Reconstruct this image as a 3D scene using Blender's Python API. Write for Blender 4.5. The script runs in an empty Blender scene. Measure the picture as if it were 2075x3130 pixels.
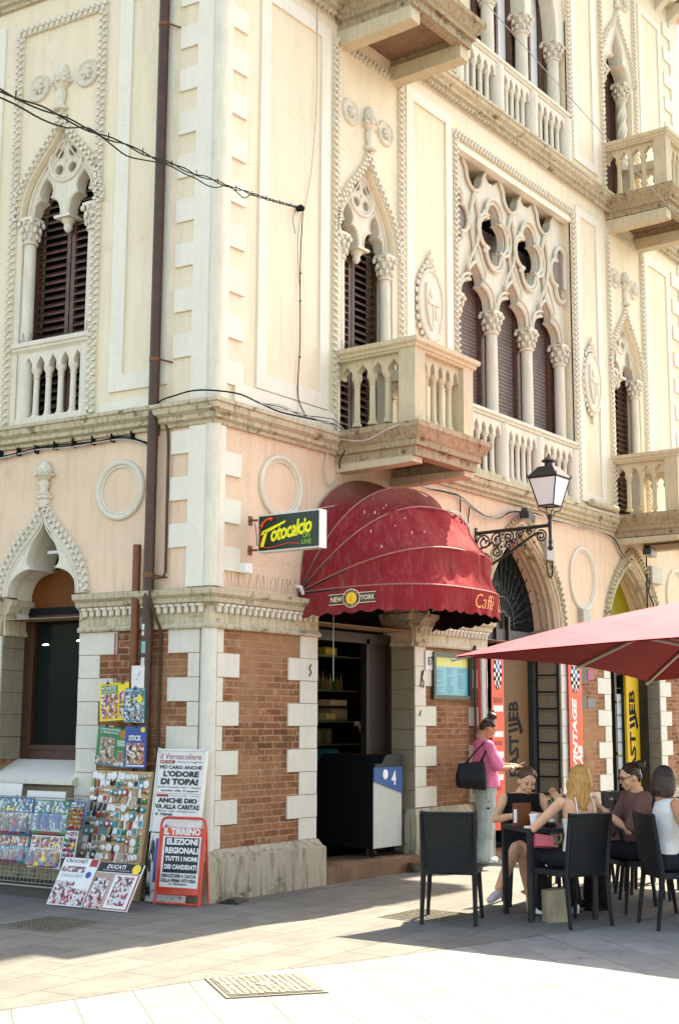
import bpy, math, random
from math import sin, cos, pi, radians, sqrt, atan2
from mathutils import Vector, Matrix, Euler
from mathutils.geometry import tessellate_polygon
random.seed(7)
SC = bpy.context.scene
COL = SC.collection
LA = 0.1067                                   # the left facade leans 6 degrees out of square
LD = Vector((-sin(LA), cos(LA), 0)); LN = Vector((-cos(LA), -sin(LA), 0))
FR = Matrix.Identity(4)
FL = Matrix.Rotation(LA - pi/2, 4, 'Z')
def T(x=0, y=0, z=0): return Matrix.Translation((x, y, z))
def RZ(a): return Matrix.Rotation(a, 4, 'Z')
def RX(a): return Matrix.Rotation(a, 4, 'X')
def RY(a): return Matrix.Rotation(a, 4, 'Y')
def SCL(x, y, z): return Matrix.Diagonal((x, y, z, 1))

class MB:
    def __init__(s): s.v = []; s.f = []; s.m = []
    def add(s, vs, fs, M=None, mi=0):
        b = len(s.v)
        s.v += [tuple(M @ Vector(p)) for p in vs] if M is not None else [tuple(p) for p in vs]
        s.f += [tuple(b+i for i in f) for f in fs]; s.m += [mi]*len(fs); return s
    def box(s, x0, x1, y0, y1, z0, z1, M=None, mi=0):
        vs = [(x, y, z) for z in (z0, z1) for y in (y0, y1) for x in (x0, x1)]
        return s.add(vs, [(0,2,3,1),(4,5,7,6),(0,1,5,4),(2,6,7,3),(0,4,6,2),(1,3,7,5)], M, mi)
    def cbox(s, c, h, M=None, mi=0):
        return s.box(c[0]-h[0], c[0]+h[0], c[1]-h[1], c[1]+h[1], c[2]-h[2], c[2]+h[2], M, mi)
    def lathe(s, prof, n=16, M=None, a0=0, a1=2*pi, mi=0, caps=True):
        full = abs(a1-a0-2*pi) < 1e-6; k = n if full else n+1; vs = []; fs = []
        for r, z in prof:
            for i in range(k):
                a = a0+(a1-a0)*i/n; vs.append((r*cos(a), r*sin(a), z))
        for j in range(len(prof)-1):
            for i in range(n):
                i2 = (i+1) % k; fs.append((j*k+i, j*k+i2, (j+1)*k+i2, (j+1)*k+i))
        if caps:
            if prof[0][0] > 1e-4: fs.append(tuple(reversed(range(k))))
            if prof[-1][0] > 1e-4: fs.append(tuple((len(prof)-1)*k+i for i in range(k)))
        return s.add(vs, fs, M, mi)
    def tube(s, pts, r, n=8, M=None, mi=0, closed=False):
        P = [Vector(p) for p in pts]; N = len(P); rr = r if isinstance(r, (list, tuple)) else [r]*N
        vs = []; fs = []; up = None
        for i, p in enumerate(P):
            t = (P[(i+1) % N]-P[i-1]) if closed or 0 < i < N-1 else (P[1]-P[0] if i == 0 else P[-1]-P[-2])
            if t.length < 1e-9: t = Vector((0,0,1))
            t.normalize()
            if up is None: up = Vector((0,0,1)) if abs(t.z) < .9 else Vector((1,0,0))
            a = t.cross(up).normalized(); b = a.cross(t).normalized(); up = b
            for k in range(n):
                q = 2*pi*k/n; vs.append(p+a*cos(q)*rr[i]+b*sin(q)*rr[i])
        for i in range(N if closed else N-1):
            for k in range(n):
                j = (i+1) % N; fs.append((i*n+k, i*n+(k+1) % n, j*n+(k+1) % n, j*n+k))
        if not closed: fs.append(tuple(reversed(range(n)))); fs.append(tuple((N-1)*n+k for k in range(n)))
        return s.add(vs, fs, M, mi)
    def ball(s, c, r, n=10, M=None, mi=0, m=6):
        if not isinstance(r, (tuple, list)): r = (r, r, r)
        vs = [(c[0], c[1], c[2]-r[2])]; fs = []
        for j in range(1, m):
            q = -pi/2+pi*j/m
            for i in range(n):
                a = 2*pi*i/n; vs.append((c[0]+r[0]*cos(q)*cos(a), c[1]+r[1]*cos(q)*sin(a), c[2]+r[2]*sin(q)))
        vs.append((c[0], c[1], c[2]+r[2])); L = len(vs)-1
        for i in range(n):
            fs.append((0, 1+(i+1) % n, 1+i)); fs.append((L, L-n+i, L-n+(i+1) % n))
            for j in range(m-2):
                fs.append((1+j*n+i, 1+j*n+(i+1) % n, 1+(j+1)*n+(i+1) % n, 1+(j+1)*n+i))
        return s.add(vs, fs, M, mi)
    def prism(s, loops, y0, y1, M=None, mi=0):
        """loops: outline then holes, in (x, z); extruded from y0 (outside) to y1"""
        if not isinstance(loops[0][0], (tuple, list, Vector)): loops = [loops]
        tr = tessellate_polygon([[Vector((p[0], p[1], 0)) for p in L] for L in loops])
        flat = [p for L in loops for p in L]; n = len(flat)
        vs = [(p[0], y0, p[1]) for p in flat]+[(p[0], y1, p[1]) for p in flat]
        fs = [tuple(t) for t in tr]+[tuple(i+n for i in reversed(t)) for t in tr]; b = 0
        for L in loops:
            k = len(L)
            for i in range(k): fs.append((b+i, b+(i+1) % k, b+(i+1) % k+n, b+i+n))
            b += k
        return s.add(vs, fs, M, mi)
    def sweep(s, path, prof, M=None, mi=0, caps=True, closed=False):
        """path: plan points; prof: (outward offset, z); outward is the right hand of travel"""
        P = [Vector((p[0], p[1], 0)) for p in path]; N = len(P); k = len(prof); vs = []; fs = []
        for i in range(N):
            ns = []
            for a, b in ((i-1, i), (i, i+1)):
                if closed or (a >= 0 and b < N):
                    d = (P[b % N]-P[a % N]).normalized(); ns.append(Vector((d.y, -d.x, 0)))
            m = ns[0] if len(ns) == 1 else (ns[0]+ns[1])/(1+ns[0].dot(ns[1]))
            for o, z in prof: q = P[i]+m*o; vs.append((q.x, q.y, z))
        for i in range(N if closed else N-1):
            j = (i+1) % N
            for a in range(k): fs.append((i*k+a, j*k+a, j*k+(a+1) % k, i*k+(a+1) % k))
        if caps and not closed: fs.append(tuple(range(k))); fs.append(tuple((N-1)*k+a for a in reversed(range(k))))
        return s.add(vs, fs, M, mi)
    def curve2d(s, loops, ymid, half, bevel=.0, M=None, mi=0, res=1):
        """bevelled plate of loops in (x, z) by a filled 2D curve"""
        cu = bpy.data.curves.new('tmp', 'CURVE'); cu.dimensions = '2D'; cu.fill_mode = 'BOTH'
        cu.extrude = max(half-bevel, 0); cu.bevel_depth = bevel; cu.bevel_resolution = res; cu.offset = -bevel
        for L in loops:
            sp = cu.splines.new('POLY'); sp.points.add(len(L)-1); sp.use_cyclic_u = True
            for p, q in zip(sp.points, L): p.co = (q[0], q[1], 0, 1)
        s._cu(cu, T(0, ymid, 0) @ RX(pi/2), M, mi); return s
    def _cu(s, cu, A, M, mi):
        ob = bpy.data.objects.new('tmp', cu); me = bpy.data.meshes.new_from_object(ob)
        X = (M @ A) if M is not None else A
        s.add([v.co for v in me.vertices], [tuple(p.vertices) for p in me.polygons], X, mi)
        bpy.data.meshes.remove(me); bpy.data.objects.remove(ob); bpy.data.curves.remove(cu)
    def text(s, body, w, h, M, mi=0, bold=0., shear=0., ext=.0015, align='CENTER', sp=1.):
        """lettering in the local xz plane, facing -y, fitted into w by h, centred on the origin"""
        cu = bpy.data.curves.new('tmp', 'FONT'); cu.body = body; cu.size = 1; cu.extrude = 0; cu.shear = shear
        cu.offset = bold; cu.space_character = sp; cu.align_x = 'LEFT'; cu.resolution_u = 2
        ob = bpy.data.objects.new('tmp', cu); me = bpy.data.meshes.new_from_object(ob)
        if len(me.vertices):
            xs = [v.co.x for v in me.vertices]; ys = [v.co.y for v in me.vertices]
            x0, x1, y0, y1 = min(xs), max(xs), min(ys), max(ys)
            A = M @ RX(pi/2) @ SCL(w/max(x1-x0, 1e-3), h/max(y1-y0, 1e-3), 1) @ T(-(x0+x1)/2, -(y0+y1)/2, 0)
            s.add([v.co for v in me.vertices], [tuple(p.vertices) for p in me.polygons], A, mi)
        bpy.data.meshes.remove(me); bpy.data.objects.remove(ob); bpy.data.curves.remove(cu); return s
    def mesh(s, name, mats, ang=35, fix=True):
        me = bpy.data.meshes.new(name); me.from_pydata(s.v, [], s.f)
        for m in (mats if isinstance(mats, (list, tuple)) else [mats]): me.materials.append(m)
        me.polygons.foreach_set('material_index', s.m)
        me.validate()
        if fix:
            import bmesh
            bm = bmesh.new(); bm.from_mesh(me); bmesh.ops.recalc_face_normals(bm, faces=bm.faces); bm.to_mesh(me); bm.free()
        me.shade_smooth(); me.set_sharp_from_angle(angle=radians(ang)); me.update(); return me

def link(name, data, parent=None, M=None):
    o = bpy.data.objects.new(name, data); COL.objects.link(o)
    if M is not None: o.matrix_local = M
    if parent is not None: o.parent = parent
    return o
def props(o, label=None, cat=None, group=None, kind=None):
    if label: o['label'] = label
    if cat: o['category'] = cat
    if group: o['group'] = group
    if kind: o['kind'] = kind
    return o
def thing(name, label, cat, M=None, group=None): return props(link(name, None, None, M), label, cat, group)
def part(name, mb, mats, parent, M=None, ang=35, label=None, fix=True):
    return props(link(name, mb.mesh(name, mats, ang, fix) if isinstance(mb, MB) else mb, parent, M), label)
def solo(name, label, cat, mb, mats, M=None, group=None, kind=None, ang=35):
    o = link(name, mb.mesh(name, mats, ang) if isinstance(mb, MB) else mb, None, M)
    return props(o, label, cat, group, kind)
def clone(o, parent=None, M=None, depth=True):
    c = o.copy(); COL.objects.link(c); c.parent = parent
    if M is not None: c.matrix_local = M
    for ch in [x for x in bpy.data.objects if x.parent == o]: clone(ch, c)
    return c
def lerp(a, b, t): return a+(b-a)*t
def bez(p0, p1, p2, p3, n=10, first=True):
    o = []
    for i in range(0 if first else 1, n+1):
        t = i/n; u = 1-t
        o.append(tuple(u**3*a+3*u*u*t*b+3*u*t*t*c+t**3*d for a, b, c, d in zip(p0, p1, p2, p3)))
    return o
def arc(cx, cz, r, a0, a1, n=10):
    return [(cx+r*cos(radians(a0+(a1-a0)*i/n)), cz+r*sin(radians(a0+(a1-a0)*i/n))) for i in range(n+1)]
def mir(pts, c=0): return [(2*c-p[0],)+tuple(p[1:]) for p in reversed(pts)]
def smooth_path(pts, n=6):
    P = [Vector(p) for p in pts]; P = [P[0]*2-P[1]]+P+[P[-1]*2-P[-2]]; o = []
    for i in range(1, len(P)-2):
        for k in range(n):
            t = k/n; a, b, c, d = P[i-1:i+3]
            o.append(.5*((2*b)+(c-a)*t+(2*a-5*b+4*c-d)*t*t+(3*b-a-3*c+d)*t**3))
    o.append(P[-2]); return o
def sag(a, b, s, n=12):
    a, b = Vector(a), Vector(b); return [a.lerp(b, i/n)-Vector((0,0,s*4*(i/n)*(1-i/n))) for i in range(n+1)]

# ---------------------------------------------------------------- materials
MATS = {}
class NT:
    def __init__(s, name):
        s.m = bpy.data.materials.new(name); s.m.use_nodes = True; s.t = s.m.node_tree; s.n = s.t.nodes
        s.b = s.n['Principled BSDF']; s.l = s.t.links
        s.co = s.n.new('ShaderNodeTexCoord').outputs['Object']
    def node(s, typ, **k):
        n = s.n.new(typ)
        for a, b in k.items():
            if a.startswith('i_'):
                key = a[2:].replace('_', ' '); n.inputs[int(key) if key.isdigit() else key].default_value = b
            else: setattr(n, a, b)
        return n
    def link(s, a, b): s.l.new(a, b)
    def map(s, scale=(1,1,1), rot=(0,0,0), src=None):
        n = s.node('ShaderNodeMapping'); n.inputs['Scale'].default_value = scale; n.inputs['Rotation'].default_value = rot
        s.link(src or s.co, n.inputs[0]); return n.outputs[0]
    def noise(s, scale, detail=4, rough=.55, vec=None):
        n = s.node('ShaderNodeTexNoise', i_Scale=scale, i_Detail=detail, i_Roughness=rough); s.link(vec or s.co, n.inputs['Vector']); return n.outputs['Fac']
    def ramp(s, fac, stops):
        n = s.node('ShaderNodeValToRGB'); e = n.color_ramp.elements
        while len(e) < len(stops): e.new(.5)
        for q, (p, c) in zip(e, stops): q.position = p; q.color = (c if isinstance(c, (tuple, list)) else (c,)*3)[:3]+(1,) if isinstance(c, (tuple, list)) else (c, c, c, 1)
        s.link(fac, n.inputs[0]); return n.outputs[0]
    def mix(s, fac, a, b, mode='MIX'):
        n = s.node('ShaderNodeMix', data_type='RGBA', blend_type=mode)
        for i, x in ((0, fac), (6, a), (7, b)):
            if hasattr(x, 'is_linked') or hasattr(x, 'links'): s.link(x, n.inputs[i])
            elif isinstance(x, (tuple, list)): n.inputs[i].default_value = tuple(x)[:3]+(1,)
            else: n.inputs[i].default_value = x
        return n.outputs[2]
    def math(s, op, a, b=0.):
        n = s.node('ShaderNodeMath', operation=op)
        for i, x in ((0, a), (1, b)):
            if hasattr(x, 'links'): s.link(x, n.inputs[i])
            else: n.inputs[i].default_value = x
        return n.outputs[0]
    def bump(s, h, dist=.01, st=.6):
        n = s.node('ShaderNodeBump', i_Strength=st, i_Distance=dist); s.link(h, n.inputs['Height']); s.link(n.outputs[0], s.b.inputs['Normal'])
    def out(s, col, rough=.8, spec=.3, metal=0.):
        if hasattr(col, 'links'): s.link(col, s.b.inputs['Base Color'])
        else: s.b.inputs['Base Color'].default_value = tuple(col)[:3]+(1,)
        s.b.inputs['Roughness'].default_value = rough; s.b.inputs['Specular IOR Level'].default_value = spec; s.b.inputs['Metallic'].default_value = metal
        return s.m
def mul(c, k): return tuple(x*k for x in c)
def plain(name, col, rough=.6, spec=.4, metal=0., var=.12, scale=9., bump=0.):
    if name in MATS: return MATS[name]
    t = NT(name); f = t.noise(scale)
    c = t.ramp(f, [(.3, mul(col, 1-var)), (.7, mul(col, 1+var))])
    if bump: t.bump(t.noise(scale*6), bump)
    MATS[name] = t.out(c, rough, spec, metal); return MATS[name]
def stained(name, col, dark, amount=.5, scale=1.3, streak=.5, bump=.004, rough=.9, fine=60, dark2=None, cracks=False):
    """plaster or stone: broad mottling, vertical rain streaks, speckle"""
    if name in MATS: return MATS[name]
    t = NT(name)
    n1 = t.noise(scale, 6, .6); n2 = t.noise(scale*4, 5, .65, t.map((3, 3, .35)))
    n3 = t.noise(fine, 3, .6)
    a = t.ramp(n1, [(.38, 0.), (.72, 1.)]); b = t.ramp(n2, [(.48, 0.), (.8, 1.)])
    c = t.mix(t.math('MULTIPLY', a, amount), col, mul(col, .86))
    c = t.mix(t.math('MULTIPLY', b, streak), c, dark)
    if dark2 is not None:
        n4 = t.noise(scale*2.3, 8, .7, t.map((1, 1, 1.4))); c = t.mix(t.ramp(n4, [(.56, 0.), (.66, 1.)]), c, dark2)
    if cracks:
        ds = t.node('ShaderNodeVectorMath', operation='SCALE'); ds.inputs['Scale'].default_value = .5; nz = t.node('ShaderNodeTexNoise', i_Scale=2.2, i_Detail=6.); t.link(t.co, nz.inputs['Vector']); t.link(nz.outputs['Color'], ds.inputs[0])
        ad = t.node('ShaderNodeVectorMath', operation='ADD'); t.link(t.co, ad.inputs[0]); t.link(ds.outputs[0], ad.inputs[1])
        vo = t.node('ShaderNodeTexVoronoi', i_Scale=.55, feature='DISTANCE_TO_EDGE'); t.link(ad.outputs[0], vo.inputs['Vector'])
        k = t.math('MULTIPLY', t.ramp(vo.outputs['Distance'], [(.0, .35), (.006, 0.)]), t.ramp(n1, [(.45, 0.), (.55, 1.)])); c = t.mix(k, c, dark)
        c = t.mix(t.ramp(t.noise(.55, 3, .5), [(.60, 0.), (.615, .35)]), c, mul(col, .9))
    c = t.mix(.25, c, t.ramp(n3, [(.3, .55), (.7, 1.)]), 'MULTIPLY')
    t.bump(t.math('ADD', n3, t.math('MULTIPLY', n1, 2.)), bump)
    MATS[name] = t.out(c, rough, .2); return MATS[name]
def brickmat(name='brick wall'):
    t = NT(name); sx = t.node('ShaderNodeSeparateXYZ'); t.link(t.co, sx.inputs[0])
    cx = t.node('ShaderNodeCombineXYZ'); t.link(sx.outputs[0], cx.inputs[0]); t.link(sx.outputs[2], cx.inputs[1])
    wob = t.noise(14, 2); w2 = t.node('ShaderNodeVectorMath', operation='ADD'); sc = t.node('ShaderNodeVectorMath', operation='SCALE'); sc.inputs['Scale'].default_value = .006
    nn = t.node('ShaderNodeTexNoise', i_Scale=9.); t.link(t.co, nn.inputs['Vector']); t.link(nn.outputs['Color'], sc.inputs[0]); t.link(cx.outputs[0], w2.inputs[0]); t.link(sc.outputs[0], w2.inputs[1])
    b = t.node('ShaderNodeTexBrick', i_Scale=1., i_Mortar_Size=.006, i_Mortar_Smooth=.15, i_Bias=0., i_Brick_Width=.235, i_Row_Height=.0635)
    b.offset = .5; t.link(w2.outputs[0], b.inputs['Vector'])
    b.inputs['Color1'].default_value = (.16, .05, .022, 1); b.inputs['Color2'].default_value = (.36, .15, .07, 1); b.inputs['Mortar'].default_value = (.46, .32, .20, 1)
    n = t.noise(5, 6, .7); n2 = t.noise(70, 3); n3 = t.noise(1.1, 4)
    c = t.mix(t.ramp(n, [(.35, 0.), (.75, .6)]), b.outputs['Color'], (.20, .07, .03))
    c = t.mix(t.ramp(n3, [(.45, 0.), (.62, .7)]), c, (.40, .21, .11))
    c = t.mix(t.ramp(t.noise(1.9, 5, .6), [(.55, 0.), (.68, .6)]), c, (.12, .05, .03)); c = t.mix(t.ramp(t.noise(11, 3, .6), [(.55, 0.), (.7, .55)]), c, (.50, .34, .22))
    c = t.mix(.4, c, t.ramp(n2, [(.25, .4), (.75, 1.)]), 'MULTIPLY')
    t.bump(t.math('SUBTRACT', t.math('MULTIPLY', n2, .4), b.outputs['Fac']), .006, .8)
    MATS[name] = t.out(c, .92, .15); return MATS[name]
def paving(name, rot, bw, rh, col, offs=.37, seam=(.13,.12,.10), var=.8):
    t = NT(name); v = t.map((1,1,1), (0,0,rot))
    nn = t.node('ShaderNodeTexNoise', i_Scale=1.7); t.link(v, nn.inputs['Vector'])
    sc = t.node('ShaderNodeVectorMath', operation='SCALE'); sc.inputs['Scale'].default_value = .03; t.link(nn.outputs['Color'], sc.inputs[0])
    ad = t.node('ShaderNodeVectorMath', operation='ADD'); t.link(v, ad.inputs[0]); t.link(sc.outputs[0], ad.inputs[1])
    b = t.node('ShaderNodeTexBrick', i_Scale=1., i_Mortar_Size=.007, i_Mortar_Smooth=.4, i_Bias=0., i_Brick_Width=bw, i_Row_Height=rh); b.offset = offs
    b.inputs['Color1'].default_value = mul(col, 1-.16*var)+(1,); b.inputs['Color2'].default_value = mul(col, 1+.16*var)+(1,); b.inputs['Mortar'].default_value = seam+(1,)
    t.link(ad.outputs[0], b.inputs['Vector'])
    n = t.noise(3, 7, .7); n2 = t.noise(55, 4, .7); n3 = t.noise(.7, 5, .6); n4 = t.noise(7, 6, .7)
    c = t.mix(t.ramp(n, [(.35, .0), (.7, .75)]), b.outputs['Color'], mul(col, .55))
    c = t.mix(t.ramp(n3, [(.5, 0.), (.75, .45)]), c, mul(col, .7))
    c = t.mix(t.ramp(n4, [(.58, 0.), (.68, .6)]), c, mul(col, .45))
    vo = t.node('ShaderNodeTexVoronoi', i_Scale=3.2); t.link(t.co, vo.inputs[0]); c = t.mix(t.ramp(vo.outputs['Distance'], [(.045, .75), (.07, 0.)]), c, mul(col, .35))
    c = t.mix(.5, c, t.ramp(n2, [(.25, .45), (.75, 1.)]), 'MULTIPLY')
    t.bump(t.math('SUBTRACT', t.math('ADD', t.math('MULTIPLY', n2, .35), n), t.math('MULTIPLY', b.outputs['Fac'], 2.)), .006, .7)
    MATS[name] = t.out(c, .85, .3); return MATS[name]

M_CREAM = stained('cream plaster', (.80, .69, .50), (.56, .44, .26), .7, .7, .45, cracks=True)
M_PEACH = stained('peach plaster', (.79, .58, .41), (.55, .34, .20), .8, .9, .55, cracks=True)
M_TRIM = stained('cream stone trim', (.72, .66, .53), (.32, .27, .16), .7, 2.2, .35, .006)
M_BAND = stained('pale plaster band', (.78, .72, .60), (.60, .53, .39), .5, 1.5, .3)
M_STRING = stained('weathered string course', (.56, .48, .33), (.17, .13, .06), .8, 2.5, .9, .006, dark2=(.15, .12, .06))
M_QUOIN = stained('marble quoin', (.68, .63, .53), (.40, .34, .24), .6, 3., .3, .004)
M_STONE = stained('grey dressed stone', (.30, .245, .165), (.15, .11, .065), .8, 2., .5, .006)
M_PLINTH = stained('stained plinth stone', (.42, .36, .26), (.09, .07, .045), .9, 1.5, 1.1, .008, dark2=(.12, .095, .065))
M_BALC = stained('balcony stone', (.58, .50, .34), (.24, .19, .10), .8, 2.5, .5, .006)
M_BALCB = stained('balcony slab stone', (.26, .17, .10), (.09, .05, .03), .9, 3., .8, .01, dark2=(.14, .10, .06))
M_SLAB = stained('weathered balcony slab', (.40, .32, .20), (.12, .08, .04), .9, 2.6, 1., .008, dark2=(.12, .08, .045))
M_BRICK = brickmat()
M_SHUT = plain('brown shutter paint', (.105, .05, .033), .45, .4, var=.35, scale=20)
M_ROLL = plain('taupe roller shutter', (.19, .145, .125), .5, .4, var=.15)
M_WOOD = plain('dark brown wood', (.055, .02, .010), .5, .4, var=.4, scale=25)
M_ORANGEWOOD = stained('varnished arch panel', (.15, .045, .006), (.05, .015, .003), .9, 3., .6, .002, .5)
M_PIPE = plain('brown drainpipe paint', (.062, .028, .014), .5, .4, var=.25)
M_RUST = plain('rust red pipe paint', (.17, .05, .018), .55, .4, var=.3, scale=12)
M_IRON = plain('black iron', (.012, .013, .013), .45, .5, var=.3)
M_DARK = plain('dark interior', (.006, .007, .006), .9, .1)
M_WHITE = plain('white paint', (.75, .75, .72), .5, .4, var=.04)
M_BLACK = plain('black paint', (.007, .007, .007), .6, .12, var=.1)
M_CABLE = plain('black cable', (.018, .018, .016), 1., 0., var=.2)
M_GREYC = plain('grey cable', (.42, .40, .34), .6, .3, var=.2)
def glass(name, col=(.01, .014, .012), rough=.06):
    t = NT(name); MATS[name] = t.out(col, .12, .04); return MATS[name]
M_GLASS = glass('dark window glass')
def flat(name, col, rough=.6): return plain(name, col, rough, .35, 0., .05, 15)
# ================================================================ the palazzo
PAL = thing('palazzo', 'cream and peach Venetian gothic corner palazzo with brick base, quoins and traceried windows', 'building')
F = {'R': FR, 'L': FL}
def PP(name, mb, mat, fr='R', M=None, parent=None, **k):
    A = F[fr] @ M if M is not None else F[fr]
    return part(name, mb, mat, parent or PAL, A if parent is None else M, **k)
def ogee(c, a, zs, za, n=12, k=.54, m=.66):
    h = za-zs; L = bez((c+a, zs), (c+a, zs+k*h), (c+.06*a, zs+m*h), (c, za), n)
    return L+mir(L, c)[1:]
def pointed(c, a, zs, za, n=12):
    h = za-zs; L = bez((c+a, zs), (c+a, zs+.45*h), (c+.5*a, zs+.84*h), (c, za), n)
    return L+mir(L, c)[1:]
def rect(a, b, c, d): return [(a, c), (b, c), (b, d), (a, d)]
WL = -2.07; DR = 2.52; A1 = 6.0; A2 = 9.39; W1 = 2.5; W2 = 9.4
D = .45
# --- walls
mb = MB(); mb.prism([rect(0, 12, 0, 2.6), rect(1.62, 3.42, .02, 2.598), rect(5.02, 6.98, .02, 2.598), rect(8.51, 10.27, .02, 2.598)], 0, D)
PP('brick_wall', mb, M_BRICK)
mb = MB(); mb.prism([rect(-14, 0, 0, 2.6), rect(-2.59, -1.55, .98, 2.598), rect(-6.2, -5.2, 1.2, 2.598)], 0, D); PP('brick_wall', mb, M_BRICK, 'L')
def archhole(c, a, zs, za, z0=2.602): return [(c-a, z0), (c+a, z0)]+pointed(c, a, zs, za)
mb = MB(); mb.prism([rect(0, 12, 2.6, 4.5), archhole(DR, .9, 2.75, 3.8), archhole(A1, .98, 2.78, 4.05), archhole(A2, .88, 2.78, 3.95)], 0, D); PP('plaster_wall', mb, M_PEACH)
mb = MB(); mb.prism([rect(-14, 0, 2.6, 4.5), [(WL-.52, 2.602), (WL+.52, 2.602)]+ogee(WL, .52, 2.83, 3.68)], 0, D); PP('plaster_wall', mb, M_PEACH, 'L')
def bihole(c, zb=0): return [(c-.53, 4.62+zb), (c+.53, 4.62+zb)]+ogee(c, .53, 6.9+zb, 7.93+zb)
Z2 = 4.98
mb = MB(); mb.prism([rect(0, 12, 4.5, 14.2), bihole(W1), bihole(W2), rect(4.42, 7.58, 4.62, 8.8), bihole(W1, Z2), bihole(W2, Z2),
                     [(4.42, 9.6), (7.58, 9.6), (7.58, 11.95)]+[(7.52-.0, 12.3), (7.0, 12.75), (6.6, 12.3), (6.0, 12.75), (5.4, 12.3), (5.0, 12.75), (4.5, 12.3), (4.42, 11.95)]], 0, D)
PP('plaster_wall', mb, M_CREAM)
mb = MB(); mb.prism([rect(-14, 0, 4.5, 14.2), bihole(WL)], 0, D); PP('plaster_wall', mb, M_CREAM, 'L')
# --- roof, rear walls and eaves close the block
mb = MB(); far = LD*14
mb.prism([(0, 0), (12, 0), (12, 12), (far.x, far.y)], 0, .25); PP('roof', mb, M_STRING, M=T(0, 0, 14.2) @ Matrix(((1,0,0,0),(0,0,1,0),(0,1,0,0),(0,0,0,1))))
mb = MB(); mb.box(11.7, 12, D+.003, 12, 0, 14.2); mb.box(far.x, 12, 12.003, 12.3, 0, 14.2); PP('rear_wall', mb, M_CREAM)
pathW = [LD*14, Vector((0,0,0)), Vector((12,0,0)), Vector((12,8,0))]
PP('eaves', MB().sweep(pathW, [(-.1, 14.0), (.12, 14.0), (.16, 14.1), (.42, 14.12), (.5, 14.25), (.5, 14.4), (-.1, 14.4)]), M_STRING)
for i in range(22):
    mb = MB(); x = .3+i*.54; mb.prism([(0, 0), (.36, .28), (.36, .34), (0, .34)], -.07, .07, T(x, 0, 13.72) @ RZ(-pi/2))
    mb.tube([(x-.075, -.3, 13.92), (x+.075, -.3, 13.92)], .07, 8); PP('eaves_bracket', mb, M_TRIM)
# --- string courses
def string(z, mat=M_STRING, extra=0):
    pr = [(-.05, z), (.04, z), (.05, z+.03), (.09, z+.05), (.09, z+.09), (.14, z+.12), (.15, z+.17), (.17, z+.18), (.17, z+.215), (-.05, z+.25)]
    PP('string_course', MB().sweep(pathW[:3], pr), mat)
string(4.37); string(9.38)
mb = MB()                                                        # rope moulding below the upper string course
for i in range(150):
    x = .1+i*.0795; mb.ball((x, -.055, 9.345), (.034, .04, .03), 6, m=4)
PP('rope_moulding', mb, M_STRING)
# --- cornice over the brick storey, in pieces between openings
COR = [(-.03, 2.44), (.05, 2.44), (.06, 2.46), (.05, 2.48), (.02, 2.5), (.02, 2.64), (.05, 2.665), (.09, 2.68), (.10, 2.72), (.145, 2.75), (.155, 2.8), (-.03, 2.83)]
def cornice(path, fr, us):
    PP('cornice', MB().sweep(path, COR), M_STRING, fr)
def corbels(a, b, fr):
    n = max(int(round((b-a)/.084)), 1); mb = MB()
    for i in range(n):
        x = a+(i+.5)*(b-a)/n
        mb.lathe([(.0, -.02), (.022, -.012), (.027, .02), (.027, .06)], 8, T(x, -.045, 2.6)); mb.box(x-.03, x+.03, -.08, -.02, 2.645, 2.668)
    PP('cornice_corbels', mb, M_TRIM, fr)
pc = [LD*1.55, Vector((0,0,0)), Vector((1.62, 0, 0))]
PP('cornice', MB().sweep(pc, COR), M_STRING)
for a, b, fr in ((3.42, 5.02, 'R'), (6.98, 8.51, 'R'), (10.27, 12, 'R'), (-5.2, -2.6, 'L')):
    PP('cornice', MB().sweep([(a, 0), (b, 0)], COR), M_STRING, fr); corbels(a+.04, b-.04, fr)
corbels(.03, 1.58, 'R'); corbels(-1.5, -.03, 'L')
# --- plinth
PL = [(-.05, 0), (.14, 0), (.14, .35), (.135, .375), (.10, .385), (.06, .42), (.04, .445), (-.05, .445)]
PP('plinth', MB().sweep([LD*14, Vector((0,0,0)), Vector((1.62,0,0))], PL), M_PLINTH)
for a, b in ((3.3, 5.02), (6.98, 8.51), (10.27, 12)): PP('plinth', MB().sweep([(a, D), (a, 0), (b, 0), (b, D)] if a != 3.3 else [(3.42, .1), (3.42, 0), (b, 0), (b, D)], [(o*.45, z+(.2 if z > .1 else 0)) for o, z in PL]), M_PLINTH)
# --- corner bead and quoins
for z0, z1, m, r in ((.44, 2.44, M_QUOIN, .075), (2.83, 4.37, M_TRIM, .075), (4.61, 9.35, M_TRIM, .08), (9.62, 13.95, M_TRIM, .08)):
    mb = MB(); mb.lathe([(r, z0), (r, z1)], 20, T(.03, .03, 0)); PP('corner_column', mb, m)
def quoins(fr, side, edge, z0, z1, h, lng, sht, first_long, mat, th=.012, gap=.003):
    """stack of blocks with one vertical edge; side=+1 grows towards +u"""
    mb = MB(); z = z1; L = first_long
    while z > z0+.02:
        zb = max(z-h, z0); w = lng if L else sht; a, b = sorted((edge, edge+side*w))
        mb.box(a, b, -th-(.004 if L else 0), .02, zb+gap, z-gap); z -= h; L = not L
    PP('quoins', mb, mat, fr)
H = .2233
quoins('R', 1, .10, .445, 2.44, H, .31, .085, False, M_QUOIN)
quoins('L', -1, -.10, .445, 2.44, H, .36, .13, True, M_QUOIN)
quoins('R', -1, 1.62, .445, 2.44, H, .47, .28, False, M_QUOIN)
quoins('L', 1, -1.55, .0, 2.44, H, .47, .26, True, M_QUOIN)
quoins('L', -1, -2.59, .0, 2.44, H, .47, .26, True, M_QUOIN)
quoins('R', 1, 3.42, .65, 2.44, H, .43, .22, False, M_QUOIN)
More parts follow.
